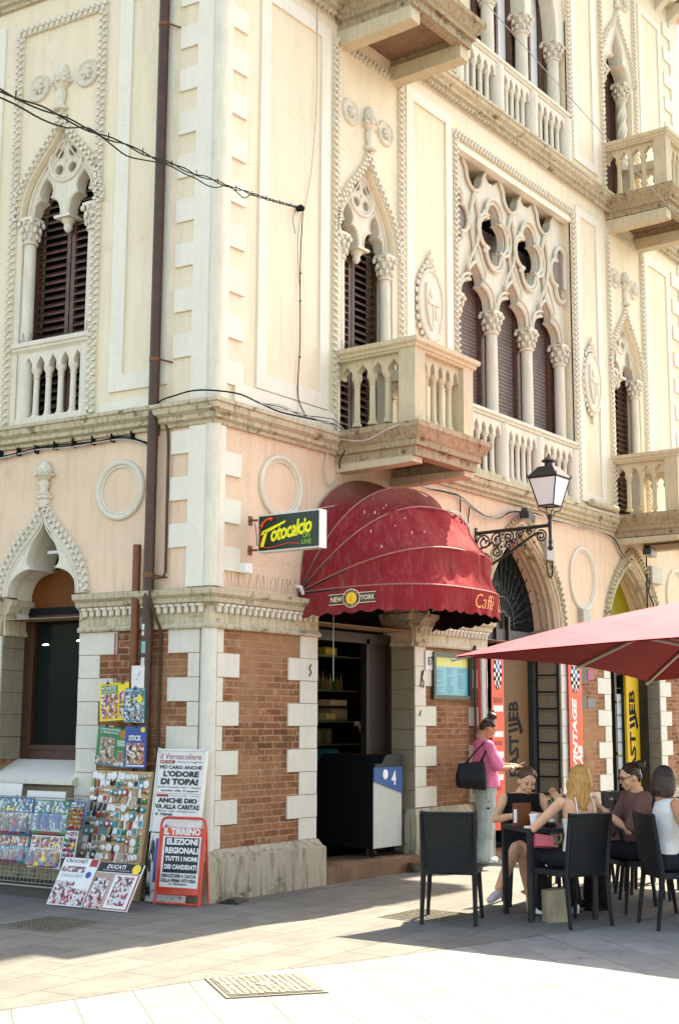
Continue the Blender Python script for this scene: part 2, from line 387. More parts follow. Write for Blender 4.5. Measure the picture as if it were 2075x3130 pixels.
quoins('R', -1, 5.02, .65, 2.44, H, .43, .22, False, M_QUOIN)
quoins('R', 1, 6.98, .65, 2.44, H, .43, .22, False, M_QUOIN)
quoins('R', -1, 8.51, .65, 2.44, H, .42, .2, False, M_QUOIN)
quoins('R', 1, 10.27, .65, 2.44, H, .42, .22, False, M_QUOIN)
quoins('R', -1, 12, .65, 2.44, H, .42, .22, False, M_QUOIN)
def qblocks(fr, side, a, b, zs, h, mat=M_BAND, base=None):
    mb = MB()
    for z in zs: l, r = sorted((side*a, side*b)); mb.box(l, r, -.028, .02, z, z+h)
    l, r = sorted((side*.05, side*a)); mb.box(l, r, -.0275, .02, base[0], base[1]); PP('quoins', mb, mat, fr)
qblocks('L', -1, .27, .48, [4.11, 3.66, 3.21], .225, base=(2.83, 4.368))
qblocks('R', 1, .15, .38, [3.90, 3.445, 2.99], .225, base=(2.83, 4.368))
qblocks('L', -1, .27, .49, [5.06+.46*i for i in range(9)], .235, base=(4.61, 9.3))
qblocks('R', 1, .15, .38, [4.79+.46*i for i in range(10)], .235, base=(4.61, 9.3))
for fr in 'LR': qblocks(fr, -1 if fr == 'L' else 1, .25, .45, [9.8+.46*i for i in range(9)], .235, base=(9.63, 13.9))
mb = MB()
for z0, z1 in ((2.83, 4.36), (4.62, 9.3), (9.63, 13.9)):
    z = z0+.1
    while z+.23 < z1: mb.box(11.3, 11.6, -.028, .02, z, z+.23); z += .46
    mb.box(11.6, 12, -.0275, .02, z0, z1)
PP('quoins', mb, M_BAND)
# --- raised panel frames
def panel(fr, u0, u1, z0, z1, w=.15, wz=.16):
    mb = MB(); mb.prism([rect(u0, u1, z0, z1), rect(u0+w, u1-w, z0+wz, z1-wz)], -.024, .02); PP('panel_frame', mb, M_BAND, fr)
panel('L', -1.29, -.56, 4.82, 9.18, .17, .17); panel('L', -4.0, -2.93, 4.82, 9.2)
panel('R', .59, 1.76, 4.84, 9.17); panel('R', 3.27, 4.3, 4.84, 9.15, .15); panel('R', 7.74, 8.55, 4.70, 9.1, .15, .13); panel('R', 10.19, 11.2, 4.84, 9.1, .14)
for a, b in ((3.35, 4.25), (7.74, 8.55), (10.25, 11.2)): panel('R', a, b, 9.83, 13.5, .14, .13)
PP('base_band', MB().box(.26, 1.86, -.035, .02, 4.63, 4.82), M_BAND)
PP('base_band', MB().box(.5, 1.2, -.02, .02, 4.62, 4.72), M_BAND, 'L', T(-1.9))
# --- ornamental rope frames (two staggered rows of dentils on a band)
def band(mb, p, q, w=.09, pitch=.076, lift=.02):
    p, q = Vector((p[0], 0, p[1])), Vector((q[0], 0, q[1])); d = q-p; L = d.length; d.normalize(); s = Vector((d.z, 0, -d.x))
    R = Matrix((( d.x, 0, s.x, 0), (0, 1, 0, 0), (d.z, 0, s.z, 0), (0, 0, 0, 1))); A = T(*p) @ R
    mb.box(0, L, -lift, .02, -w/2, w/2, A); n = max(int(L/pitch), 1)
    for i in range(n):
        x = i*L/n; t = L/n
        mb.prism([(x+.1*t, w*.06), (x+.62*t, w*.06), (x+.5*t, w*.5+.006), (x+.22*t, w*.5+.006)], -lift-.03, -lift+.002, A)
        mb.prism([(x+.55*t, -w*.06), (x+1.05*t, -w*.06), (x+.95*t, -w*.5-.006), (x+.7*t, -w*.5-.006)], -lift-.03, -lift+.002, A)
def bandpath(mb, pts, w=.09, pitch=.076, lift=.02):
    acc = [Vector((p[0], p[1])) for p in pts]; L = [0]
    for a, b in zip(acc, acc[1:]): L.append(L[-1]+(b-a).length)
    n = max(int(L[-1]/(pitch)), 2); res = []
    for k in range(n+1):
        s = L[-1]*k/n; i = max(j for j in range(len(L)) if L[j] <= s+1e-9); i = min(i, len(acc)-2)
        res.append(acc[i].lerp(acc[i+1], (s-L[i])/max(L[i+1]-L[i], 1e-9)))
    for a, b in zip(res, res[1:]): band(mb, a, b, w, pitch, lift)
def rope_frame(fr, u0, u1, z0, z1, parts=None, w=.09):
    mb = MB(); h = w/2
    band(mb, (u0+h, z0), (u0+h, z1-w), w); band(mb, (u1-h, z1-w), (u1-h, z0), w); band(mb, (u0, z1-h), (u1, z1-h), w)
    PP('dentil_frame', mb, M_TRIM, fr)
rope_frame('L', WL-.67, WL+.6, 4.64, 9.1); rope_frame('R', 1.83, 3.2, 4.62, 9.12)
rope_frame('R', 8.77, 10.12, 4.62, 9.12); rope_frame('R', 4.33, 7.67, 4.62, 8.99)
rope_frame('R', 4.33, 7.67, 9.63, 13.6); rope_frame('R', 8.72, 10.1, 9.63, 13.6)
# --- turned things: capital, column, finial, rosette, baluster
def capital_mb(r=.085, h=.3, z=0):
    mb = MB(); k = r/.085
    mb.lathe([(r*.98, z), (r*1.25, z+.012), (r*1.25, z+.03), (r*1.0, z+.045), (r*1.05, z+h*.5), (r*1.45, z+h*.86)], 16)
    for i in range(8):
        a = i*pi/4
        for rr, zz, s in ((1.28, .30, 1.), (1.5, .55, 1.05)):
            aa = a+(pi/8 if rr > 1.4 else 0)
            mb.ball((rr*r*cos(aa), rr*r*sin(aa), z+h*zz), (.026*k*s, .026*k*s, .04*k*s), 6, m=4)
    for i in range(4):
        a = pi/4+i*pi/2; mb.ball((1.85*r*cos(a), 1.85*r*sin(a), z+h*.80), (.034*k, .034*k, .034*k), 7, m=5)
        a = i*pi/2; mb.ball((1.55*r*cos(a), 1.55*r*sin(a), z+h*.80), (.026*k, .026*k, .03*k), 6, m=4)
    q = r*1.85; c = r*1.5; o = []
    for i in range(4):
        a = pi/4+i*pi/2; A = (q*1.05*cos(a), q*1.05*sin(a)); b = a+pi/4; o += [A, (c*cos(b), c*sin(b))]
    mb.prism(o, -h*1.0-z, -h*.88-z, RX(pi/2) @ SCL(1, 1, 1)) if False else mb.prism([(p[0], p[1]) for p in o], h*.88+z, h+z, Matrix(((1,0,0,0),(0,0,1,0),(0,1,0,0),(0,0,0,1))))
    return mb
CAP = capital_mb().mesh('capital', M_TRIM, 50)
def shaft(r, z0, z1, base=True):
    mb = MB(); pr = [(r*1.35, z0), (r*1.35, z0+.03), (r*1.15, z0+.05), (r*1.2, z0+.07), (r*1.04, z0+.09)] if base else [(r, z0)]
    mb.lathe(pr+[(r*1.0, z0+(z1-z0)*.4), (r*.94, z1)], 20); return mb
def finial_mb():
    mb = MB()
    mb.lathe([(.05, 0), (.085, .01), (.09, .04), (.05, .06), (.04, .09), (.062, .15), (.07, .2), (.045, .24), (.1, .30), (.115, .33), (.07, .34), (.085, .39), (.075, .46), (.045, .52), (.0, .55)], 14)
    for i in range(9):
        a = i*2*pi/9; mb.ball((.115*cos(a), .115*sin(a), .315), (.028, .028, .022), 6, m=4)
    for j in range(5):
        for i in range(8):
            a = i*pi/4+j*pi/8; r = (.085, .084, .074, .058, .036)[j]; mb.ball((r*cos(a), r*sin(a), .36+.036*j), (.016, .016, .02), 5, m=4)
    return mb
FIN = finial_mb().mesh('finial', M_TRIM, 50)
def rosette_mb():
    A = RX(pi/2); mb = MB()
    mb.lathe([(.155, 0), (.155, .02), (.14, .035), (.125, .03), (.115, .012), (.10, .008), (.045, .014), (.04, .04), (.02, .06), (0, .062)], 28, A)
    for i in range(6): a = i*pi/3; mb.ball((.055*cos(a), -.03, .055*sin(a)), (.022, .018, .022), 6, m=4)
    return mb
ROS = rosette_mb().mesh('rosette', M_TRIM, 50)
def baluster_mb(H):
    r = .033
    return MB().lathe([(.05, 0), (.05, .03), (.034, .045), (.04, .06), (r, .075), (r*.92, H-.1), (r*1.15, H-.098), (r*1.15, H-.085), (r*.9, H-.08), (r*1.2, H-.05), (r*1.7, H-.02), (r*1.8, H)], 12)
BAL = baluster_mb(.53).mesh('baluster', M_TRIM, 50); BALB = baluster_mb(.53).mesh('baluster', M_BALC, 50)
def balustrade(parent, M, u0, u1, n, mat=M_TRIM, v=0., z0=4.65, ztop=5.5, mesh=None, rail=True, half=(False, False), rp=.045):
    """n arches between u0 and u1; parent gets rail, arcade, base and the balusters"""
    mesh = mesh or (BAL if mat is M_TRIM else BALB); w = (u1-u0)/n; zc = z0+.56; za = z0+.69; out = []
    L = [(u0, zc)]
    for i in range(n):
        a = u0+i*w; g = .035
        L += [(a+g, zc), (a+g*.9, zc+.05)]+[(a+w*.5-w*.2, zc+.085), (a+w*.5, za), (a+w*.5+w*.2, zc+.085)]+[(a+w-g*.9, zc+.05), (a+w-g, zc)]
    L += [(u1, zc), (u1, z0+.745), (u0, z0+.745)]
    mb = MB(); mb.prism(L, v-.045, v+.045); part('arcade', mb, mat, parent, M)
    if rail:
        t = .05; mb = MB(); mb.sweep([(u0-t, v+.0), (u1+t, v+.0)], [(-.07, z0+.742), (.05, z0+.742), (.06, z0+.77), (.075, z0+.785), (.075, z0+.80), (.10, z0+.815), (.10, z0+.85), (-.07, z0+.85)]); part('rail', mb, mat, parent, M)
    for i in range(1, n): link('baluster', mesh, parent, M @ T(u0+i*w, v, z0+.03))
    return out
# --- bifora: two lights under an ogee, quatrefoil disc, pendant
def light(c, w, z0, cusp, apex):
    """trefoil ogee opening seen from below, left to right, as a list"""
    R_ = bez((c+w, z0), (c+w, z0+.12), (c+w*.85, cusp-.02), (c+w*.34, cusp), 7)+bez((c+w*.34, cusp), (c+w*.62, cusp+.07), (c+w*.45, cusp+.15), (c, apex), 7, False)
    return [( (2*c-p[0]), p[1]) for p in R_]+list(reversed(R_))[1:]
def bifora(fr, uc, zb=0, balus=True, closed=True):
    W = props(link('window', None, PAL, F[fr] @ T(uc, 0, zb)), None)
    I4 = Matrix.Identity(4)
    def S(name, mb, mat, **k): return part(name, mb, mat, W, I4, **k)
    for sx in (-1, 1):
        link('column', shaft(.066, 5.5, 6.62, False).mesh('column', M_TRIM, 50), W, T(sx*.445, .07, 0))
        link('capital', CAP, W, T(sx*.445, .07, 6.6) @ SCL(.80, .80, 1))
    # tracery plate
    out = ogee(0, .545, 6.9, 7.95, 12)
    inner = [( -.5, 6.9)]+light(-.26, .2, 6.88, 7.1, 7.34)+[(-.06, 6.86), (.06, 6.86)]+light(.26, .2, 6.88, 7.1, 7.34)+[(.5, 6.9)]
    loop = out+[(-.545, 6.9)][:0]+inner
    holes = [arc(sx*.093, 7.49+sz*.093, .058, 0, 330, 11) for sx in (-1, 1) for sz in (-1, 1)]
    mb = MB(); mb.prism([loop]+holes, .09, .23)
    mb.tube(arc(0, 7.49, .225, 0, 350, 35) and [(p[0], .085, p[1]) for p in arc(0, 7.49, .225, 0, 350, 35)], .022, 8, closed=True)
    mb.tube([(p[0], .088, p[1]) for p in arc(0, 7.49, .19, 0, 350, 35)], .01, 6, closed=True)
    for sx in (-1, 1):
        for sz in (-1, 1): mb.tube([(sx*.093+p[0], .09, 7.49+sz*.093+p[1]) for p in arc(0, 0, .066, 0, 340, 17)], .01, 6, closed=True)
    mb.ball((0, .09, 7.49), .022)
    for w, r, y in ((.5, .016, .08), (.43, .012, .085)):
        mb.tube([(p[0], y, p[1]) for p in ogee(0, w, 6.9, 7.95-(.53-w)*1.6, 16)], r, 6)
    for c in (-.26, .26):
        mb.tube([(p[0], .088, p[1]) for p in light(c, .22, 6.89, 7.11, 7.385)], .012, 6)
    mb.box(-.11, .11, .05, .27, 6.845, 6.875); mb.lathe([(.0, 6.70), (.03, 6.715), (.05, 6.75), (.045, 6.79), (.075, 6.825), (.08, 6.85)], 12, T(0, .16, 0))
    S('tracery', mb, M_TRIM, ang=40)
    mb = MB(); bandpath(mb, ogee(0, .60, 6.88, 8.04, 16), .075, .078, .02); S('dentil_arch', mb, M_TRIM)
    link('finial', FIN, W, T(0, -.03, 8.0) @ SCL(1, .8, 1))
    for sx in (-1, 1): link('rosette', ROS, W, T(sx*.34, 0, 8.35))
    # jambs behind the columns, outer and inner reveal
    for sx in (-1, 1): a, b = sorted((sx*.53, sx*.50)); S('jamb', MB().box(a, b, .0, .3, 4.66, 6.9), M_TRIM)
    # shutters
    for sx in (-1, 1):
        a, b = sorted((sx*.008, sx*.50)); mb = MB(); t = .05; y = .25
        z0, z1 = 4.66, 7.3
        mb.box(a, a+t, y-.03, y+.02, z0, z1); mb.box(b-t, b, y-.03, y+.02, z0, z1)
        for z in (z0, 5.55, z1-.07): mb.box(a+t, b-t, y-.028, y+.018, z, z+.07)
        n = 29
        for i in range(n):
            z = z0+.08+i*(z1-z0-.16)/n
            mb.add([(a+t, y+.03, z+.058), (b-t, y+.03, z+.058), (b-t, y-.035, z), (a+t, y-.035, z), (a+t, y+.03, z+.07), (b-t, y+.03, z+.07), (b-t, y-.035, z+.014), (a+t, y-.035, z+.014)],
                   [(0,1,2,3), (7,6,5,4), (3,2,6,7), (0,3,7,4), (1,5,6,2)])
        S('shutter', mb, M_SHUT)
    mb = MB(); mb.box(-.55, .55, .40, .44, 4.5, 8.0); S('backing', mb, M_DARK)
    if balus:
        B = link('balustrade', None, PAL, F[fr] @ T(uc, 0, zb))
        balustrade(B, I4, -.42, .42, 5, v=.05, rail=False)
        mb = MB(); mb.sweep([(-.55, .0), (.51, .0)], [(-.2, 5.39), (-.0, 5.39), (.015, 5.41), (.03, 5.42), (.03, 5.44), (.05, 5.455), (.05, 5.50), (-.2, 5.50)]); part('rail', mb, M_TRIM, B, I4)
        mb = MB(); mb.box(-.53, .53, -.02, .16, 4.6, 4.69)
        for sx in (-1, 1): mb.lathe([(.085, 4.69), (.085, 5.39)], 16, T(sx*.43, .07, 0))
        part('base', mb, M_TRIM, B, I4)
    return W
bifora('L', WL); bifora('R', W1, balus=False); bifora('R', W2, balus=False)
# --- upper single ogee window over the far balcony
def upper_window(uc):
    W = link('window', None, PAL, T(uc, 0, 0)); I4 = Matrix.Identity(4)
    mb = MB(); out = ogee(0, .56, 11.88, 12.93, 12); inn = light(0, .40, 11.88, 12.1, 12.62)
    mb.curve2d([out+[(-.5, 11.88)]+inn+[(.5, 11.88)]], .12, .12, .015)
    mb.tube([(p[0], -.005, p[1]) for p in light(0, .44, 11.88, 12.12, 12.68)], .014, 6)
    part('tracery', mb, M_TRIM, W, I4)
    mb = MB(); bandpath(mb, ogee(0, .60, 11.85, 13.0, 16), .075, .078, .02); part('dentil_arch', mb, M_TRIM, W, I4)
    link('finial', FIN, W, T(0, -.03, 12.98) @ SCL(1, .8, 1))
    for sx in (-1, 1): link('rosette', ROS, W, T(sx*.34, 0, 13.25))
    for sx in (-1, 1):
        mb = MB(); mb.lathe([(.07, 10.4), (.07, 11.6)], 14)
        for k in range(3):
            mb.tube([(.055*cos(a*.22+k*2.1), .055*sin(a*.22+k*2.1), 10.45+a*.0285) for a in range(41)], .034, 6)
        part('twisted_column', mb, M_TRIM, W, T(sx*.415, .13, 0)); link('capital', CAP, W, T(sx*.415, .13, 11.58))
        mb = MB(); a, b = sorted((sx*.02, sx*.5)); mb.box(a, b, .3, .33, 9.64, 12.7); mb.box(a+.02, a+.09, .27, .3, 9.64, 12.7); mb.box(b-.09, b-.02, .27, .3, 9.64, 12.7); part('shutter', mb, M_SHUT, W, I4)
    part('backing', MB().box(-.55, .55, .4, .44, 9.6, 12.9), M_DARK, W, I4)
upper_window(W2)
# --- great trifora
COLX = [4.555, 5.52, 6.48, 7.445]
def trifora():
    W = link('trifora', None, PAL, T(6, 0, 0)); I4 = Matrix.Identity(4)
    C = [x-6 for x in COLX]; G = [-.96, 0, .96]
    def gap(c):  # opening under the lintel, from right tip to left tip
        R_ = bez((c+.30, 8.80), (c+.27, 8.74), (c+.23, 8.70), (c+.20, 8.66), 4)+bez((c+.20, 8.66), (c+.20, 8.52), (c+.10, 8.45), (c, 8.43), 6, False)
        return R_+mir(R_, c)[1:]
    def notch(c): return bez((c+.18, 8.80), (c+.08, 8.70), (c+.05, 8.66), (c, 8.70), 4)+bez((c, 8.70), (c-.05, 8.66), (c-.08, 8.70), (c-.18, 8.80), 4, False)
    def quatre(c, z, e=0.):
        # four lobes meeting in cusps
        o = []; r = .192+e; d = .2
        for k, (dx, dz) in enumerate(((1, 0), (0, 1), (-1, 0), (0, -1))):
            rr = r*(1.0 if dz == 0 else .95); dd = d*(1.0 if dz == 0 else 1.12)
            a = atan2(dz, dx); n = 8
            for i in range(n+1):
                t = a+radians(-100+200*i/n); o.append((c+dx*dd*.72+rr*cos(t)*.9, z+dz*dd+rr*sin(t)))
        return o
    def hq(c, z, sgn, e=0.):
        q = [p for p in quatre(c, z, e)]
        return q
    lights = []
    for c in reversed(G): 
        lt = light(c, .385, 6.92, 7.17, 7.42); lights.append(lt)
    base = []
    # outline: start bottom left, along bottom with lights, up, along top with gaps
    O = [(-1.59, 6.9)]
    for lt in reversed(lights): O += [lt[0]]+lt[1:-1]+[lt[-1]]
    O += [(1.59, 6.9), (1.59, 8.80)]
    for c in reversed(G):
        g = gap(c); O += [(p[0], p[1]) for p in g]
        cc = c-.48
        if c > -.9: O += notch(cc)[1:-1]
    O += [(-1.59, 8.80)]
    sq = [quatre(c, 7.96) for c in C[1:3]]
    side = [[(max(min(p[0], 1.56), -1.56), p[1]) for p in quatre(s*1.445, 7.96)] for s in (-1, 1)]
    mb = MB(); mb.prism([O]+sq, .13, .225)
    mb2 = MB()
    def mould(pts, y, r, closed=False): mb2.tube([(p[0], y, p[1]) for p in pts], r, 6, closed=closed)
    for c in C[1:3]:
        mould([(c+(p[0]-c)*1.14, 7.96+(p[1]-7.96)*1.1) for p in quatre(c, 7.96)], .10, .028, True); mould([(c+(p[0]-c)*1.36, 7.96+(p[1]-7.96)*1.22) for p in quatre(c, 7.96)], .08, .022, True)
        # diagonal swelling ribs of the star between the lobes
        for k in range(4):
            a = pi/4+k*pi/2; mb2.ball((c+.30*cos(a), .10, 7.96+.36*sin(a)), (.055, .03, .055), 8, m=5)
    for c in G:
        mould(light(c, .40, 6.93, 7.19, 7.47), .10, .028); mould(light(c, .46, 6.93, 7.25, 7.70), .07, .02)
        mould(gap(c), .10, .026)
        for s in (-1, 1):
            mould(bez((c, 7.46), (c+s*.02, 7.7), (c+s*.12, 7.9), (c+s*.115, 8.0), 6)+bez((c+s*.115, 8.0), (c+s*.12, 8.15), (c+s*.03, 8.3), (c, 8.40), 6, False), .10, .028)
    # half quatrefoils at the two sides, cut as dark hollows with their own rims
    for s in (-1, 1):
        c = s*1.445
        mould([(p[0], p[1]) for p in quatre(c, 7.96) if abs(p[0]) < 1.6], .10, .034)
        mb3 = MB(); mb3.prism([p for p in quatre(c, 7.96, -.01) if abs(p[0]) < 1.56], .122, .128); part('blind_lobe', mb3, M_ROLL, W, I4)
    part('tracery', mb, M_TRIM, W, I4, ang=40); part('tracery_moulding', mb2, M_TRIM, W, I4, ang=60)
    for i, c in enumerate(C):
        link('column', shaft(.080, 5.5, 6.65, False).mesh('column', M_TRIM, 50), W, T(c, .15, 0)); link('capital', CAP, W, T(c, .15, 6.6) @ SCL(.96, .96, 1.05))
    for i, c in enumerate(G):
        mb = MB(); n = 52
        for k in range(n): z = 4.65+k*.052; mb.add([(c-.4, .33, z), (c+.4, .33, z), (c+.4, .325, z+.041), (c-.4, .325, z+.041), (c+.4, .34, z+.052), (c-.4, .34, z+.052)], [(0,1,2,3), (3,2,4,5)])
        part('roller_shutter', mb, M_ROLL, W, I4, fix=False)
        for a in (c-.44, c+.39): part('shutter_frame', MB().box(a, a+.05, .26, .36, 4.65, 7.4), M_SHUT, W, I4)
    for c in C: part('mullion', MB().box(c-.06, c+.06, .27, .40, 4.65, 7.6), M_SHUT, W, I4)
    part('backing', MB().box(-1.6, 1.6, .41, .44, 4.6, 8.2), M_ROLL, W, I4); part('upper_shade_backing', MB().box(-1.6, 1.6, .43, .445, 8.2, 8.8), M_DARK, W, I4)  # upper panel coloured near-black for the shadow behind the top gaps
    mb = MB(); mb.prism([(-1.62, 8.86), (1.62, 8.86), (1.62, 8.78), (-1.62, 8.78)], -.015, .1); part('lintel', mb, M_BAND, W, I4)
    B = link('balustrade', None, PAL, T(6, 0, 0))
    ends = [-1.54]+C[1:3]+[1.54]
    for a, b in zip(ends, ends[1:]): balustrade(B, I4, a+.09, b-.09, 6 if False else 5, v=.02, rail=False)
    mb = MB(); mb.sweep([(-1.58, .0), (1.58, .0)], [(-.12, 5.39), (.0, 5.39), (.01, 5.41), (.03, 5.42), (.03, 5.445), (.055, 5.46), (.055, 5.50), (-.12, 5.50)]); part('rail', mb, M_TRIM, B, I4)
    for c in (-1.52, C[1], C[2], 1.52): part('pier', MB().lathe([(.1, 4.63), (.1, 5.39)], 16, T(c, .03, 0)), M_TRIM, B, I4)
    part('base', MB().box(-1.58, 1.58, -.06, .12, 4.6, 4.69), M_STRING, B, I4)
    return W
trifora()
# --- upper trifora (only its lower half shows)
def trifora_up():
    W = link('trifora', None, PAL, T(6, 0, 0)); I4 = Matrix.Identity(4); C = [x-6 for x in COLX]
    O = [(-1.59, 11.55)]
    for c in (-.96, 0, .96): O += [(c-.38, 11.55)]+[( 2*c-p[0], p[1]) for p in bez((c+.38, 11.6), (c+.38, 12.1), (c+.2, 12.5), (c, 12.7), 8)]+list(reversed(bez((c+.38, 11.6), (c+.38, 12.1), (c+.2, 12.5), (c, 12.7), 8)))[1:]+[(c+.38, 11.55)]
    O += [(1.59, 11.55), (1.59, 13.0), (-1.59, 13.0)]
    mb = MB(); mb.curve2d([O], .15, .12, .02); part('tracery', mb, M_TRIM, W, I4)
    for c in C: link('column', shaft(.092, 10.4, 11.3, False).mesh('column', M_TRIM, 50), W, T(c, .15, 0)); link('capital', CAP, W, T(c, .15, 11.26) @ SCL(1.08, 1.08, 1.05))
    yel = stained('mustard curtain', (.32, .26, .05), (.16, .12, .03), .8, 2, .6, .001, .8, 9)
    for c in (-.96, 0, .96):
        mb = MB(); mb.box(c-.42, c-.36, .27, .33, 9.7, 12.8); mb.box(c+.36, c+.42, .27, .33, 9.7, 12.8); mb.box(c-.03, c+.03, .27, .33, 9.7, 12.8); part('window_frame', mb, M_SHUT, W, I4)
        mb = MB()
        for k in range(60): z = 9.7+k*.05; mb.add([(c-.36, .345, z), (c-.03, .345, z), (c-.03, .33, z+.05), (c-.36, .33, z+.05)], [(0,1,2,3)])
        part('blind', mb, yel, W, I4, fix=False)
        mb = MB(); mb.box(c+.03, c+.36, .34, .345, 9.7, 12.8); part('curtain', mb, M_WHITE, W, I4)
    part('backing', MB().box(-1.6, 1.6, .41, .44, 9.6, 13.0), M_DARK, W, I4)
    B = link('balustrade', None, PAL, T(6, 0, 0)); ends = [-1.54]+C[1:3]+[1.54]; zb = 4.95
    for a, b in zip(ends, ends[1:]): balustrade(B, I4, a+.1, b-.1, 5, v=.02, rail=False, z0=4.65+zb)
    mb = MB(); mb.sweep([(-1.58, .0), (1.58, .0)], [(o, z+zb) for o, z in [(-.12, 5.39), (.0, 5.39), (.01, 5.41), (.03, 5.42), (.03, 5.445), (.055, 5.46), (.055, 5.50), (-.12, 5.50)]]); part('rail', mb, M_TRIM, B, I4)
    for c in (-1.52, C[1], C[2], 1.52): part('pier', MB().lathe([(.11, 9.6), (.11, 5.39+zb)], 16, T(c, .03, 0)), M_TRIM, B, I4)
    part('base', MB().box(-1.58, 1.58, -.06, .12, 9.6, 9.64), M_STRING, B, I4)
trifora_up()
# --- balconies
def balcony(uc, zb=0., brackets=False, detail=True):
    B = link('balcony', None, PAL, T(uc, 0, zb)); I4 = Matrix.Identity(4); h = .58; p = 1.0
    pr = [(-.12, 4.27), (.02, 4.27), (.02, 4.36), (.06, 4.37), (.06, 4.43), (.10, 4.46), (.12, 4.52), (.15, 4.545), (.15, 4.60), (-.12, 4.62)]
    path = [(-h, .02), (-h, -p), (h, -p), (h, .02)]
    part('slab', MB().sweep(path, pr), M_SLAB, B, I4)
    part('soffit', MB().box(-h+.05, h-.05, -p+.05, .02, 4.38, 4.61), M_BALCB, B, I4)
    for s in (-1, 1):
        mb = MB(); a, b = sorted((s*(h-.16), s*(h+.02)))
        mb.prism([(0.02, 4.10 if brackets else 4.19), (-p+.25, 4.11 if brackets else 4.2), (-p+.02, 4.12 if brackets else 4.21), (-p+.02, 4.28), (0.02, 4.28)], a, b, Matrix(((0,1,0,0),(1,0,0,0),(0,0,1,0),(0,0,0,1))))
        part('bracket', mb, M_BALC, B, I4)
    for s in (-1, 1): a, b = sorted((s*(h-.2), s*h)); part('corner_pier', MB().box(a, b, -p, -p+.2, 4.6, 5.40), M_BALC, B, I4)
    balustrade(B, T(0, -p+.1, 0), -h+.2, h-.2, 5, M_BALC, rail=False)
    for s in (-1, 1):
        balustrade(B, T(s*(h-.1), 0, 0) @ RZ(s*pi/2), *((-.0, .8) if s < 0 else (-.8, 0)), 4, M_BALC, rail=False)
    mb = MB(); mb.sweep(path, [(-.18, 5.39), (.0, 5.39), (.01, 5.41), (.03, 5.42), (.03, 5.445), (.06, 5.465), (.065, 5.51), (-.18, 5.52)]); part('rail', mb, M_BALC, B, I4)
    return B
balcony(2.51); balcony(9.4); balcony(2.51, 4.93, True); balcony(9.4, 4.93, True)
# --- crest shields, plain ovals, base roundels
def crest(u, z, fr='R', parent=None):
    mb = MB(); 
    ov = [(.25*cos(t), .41*sin(t)*(1 if sin(t) > 0 else 1.05)) for t in [i*pi/12 for i in range(24)]]
    mb.curve2d([[(x, y) for x, y in ov]], -.02, .03, .015)
    mb.tube([(x*1.02, -.045, y*1.02) for x, y in ov], .025, 6, closed=True)
    for i in range(28):
        t = i*2*pi/28; rr = 1.13+.07*random.random(); mb.ball((.25*rr*cos(t), -.03, .42*rr*sin(t)), (.032, .022, .038), 6, m=4)
    mb.curve2d([[( -.13, .24), (.13, .24), (.14, -.05), (.08, -.25), (0, -.33), (-.08, -.25), (-.14, -.05)]], -.06, .02, .014)
    mb.box(-.12, .12, -.095, -.06, -.02, .03); mb.box(-.015, .015, -.09, -.06, -.28, -.02); mb.ball((-.05, -.085, .12), (.05, .02, .06)); mb.ball((.06, -.085, -.12), (.03, .015, .08))
    mb.ball((0, -.04, .56), (.06, .035, .06)); mb.ball((0, -.05, .56), (.03, .035, .03)); mb.ball((-.07, -.035, .5), (.035, .025, .035)); mb.ball((.07, -.035, .5), (.035, .025, .035)); mb.ball((0, -.035, .65), (.02, .02, .045))
    for i in range(5): mb.ball((random.uniform(-.05, .05), -.035, -.47-.035*i), (.04-.004*i, .025, .03), 6, m=4)
    PP('crest', mb, M_TRIM, fr, T(u, 0, z))
crest(3.75, 6.52); crest(8.12, 6.5)
def oval(fr, u, z, a, b):
    mb = MB(); mb.tube([(a*cos(t), -.012, b*sin(t)) for t in [i*2*pi/48 for i in range(48)]], .028, 8, closed=True)
    mb.tube([((a-.04)*cos(t), -.006, (b-.04)*sin(t)) for t in [i*2*pi/48 for i in range(48)]], .014, 6, closed=True); PP('roundel_moulding', mb, M_TRIM, fr, T(u, 0, z))
oval('L', -1.1, 3.82, .275, .275); oval('R', 1.0, 3.9, .31, .30); oval('R', 4.3, 3.75, .36, .33); oval('R', 7.7, 3.58, .38, .43); oval('R', 11.05, 3.58, .38, .43)
# --- ground floor arches
def groundarch(fr, c, a, zs, za, ring=.10):
    mb = MB(); bandpath(mb, pointed(c, a+.15, zs+.02, za+.22, 20), .08, .08, .02); PP('dentil_arch', mb, M_STRING, fr)
    mb = MB()
    for k, (e, y) in enumerate(((.06, -.004), (.0, .06), (-.02, .14), (-.01, .24))): mb.tube([(p[0], y, p[1]) for p in pointed(c, a+e, zs, za+e, 20)], .035-.004*k, 8)
    PP('arch_moulding', mb, M_STRING, fr)
groundarch('R', A1, .98, 2.78, 4.05); groundarch('R', A2, .88, 2.78, 3.95); groundarch('R', DR, .9, 2.75, 3.8)
def jamb(fr, u, s, z0=0.17, z1=2.75, mat=M_STONE, d0=.001):
    mb = MB(); z = z0
    while z < z1-.02: a, b = sorted((u, u-s*.012)); mb.box(a, b, d0, D, z+.004, min(z+.2233, z1)-.004); z += .2233
    PP('door_jamb', mb, mat, fr)
for u, s in ((1.62, -1), (3.42, 1), (5.02, -1), (6.98, 1), (8.51, -1), (10.27, 1)): jamb('R', u, s)
jamb('L', -2.59, -1, 1.2, 2.75); jamb('L', -1.55, 1, 1.2, 2.75)
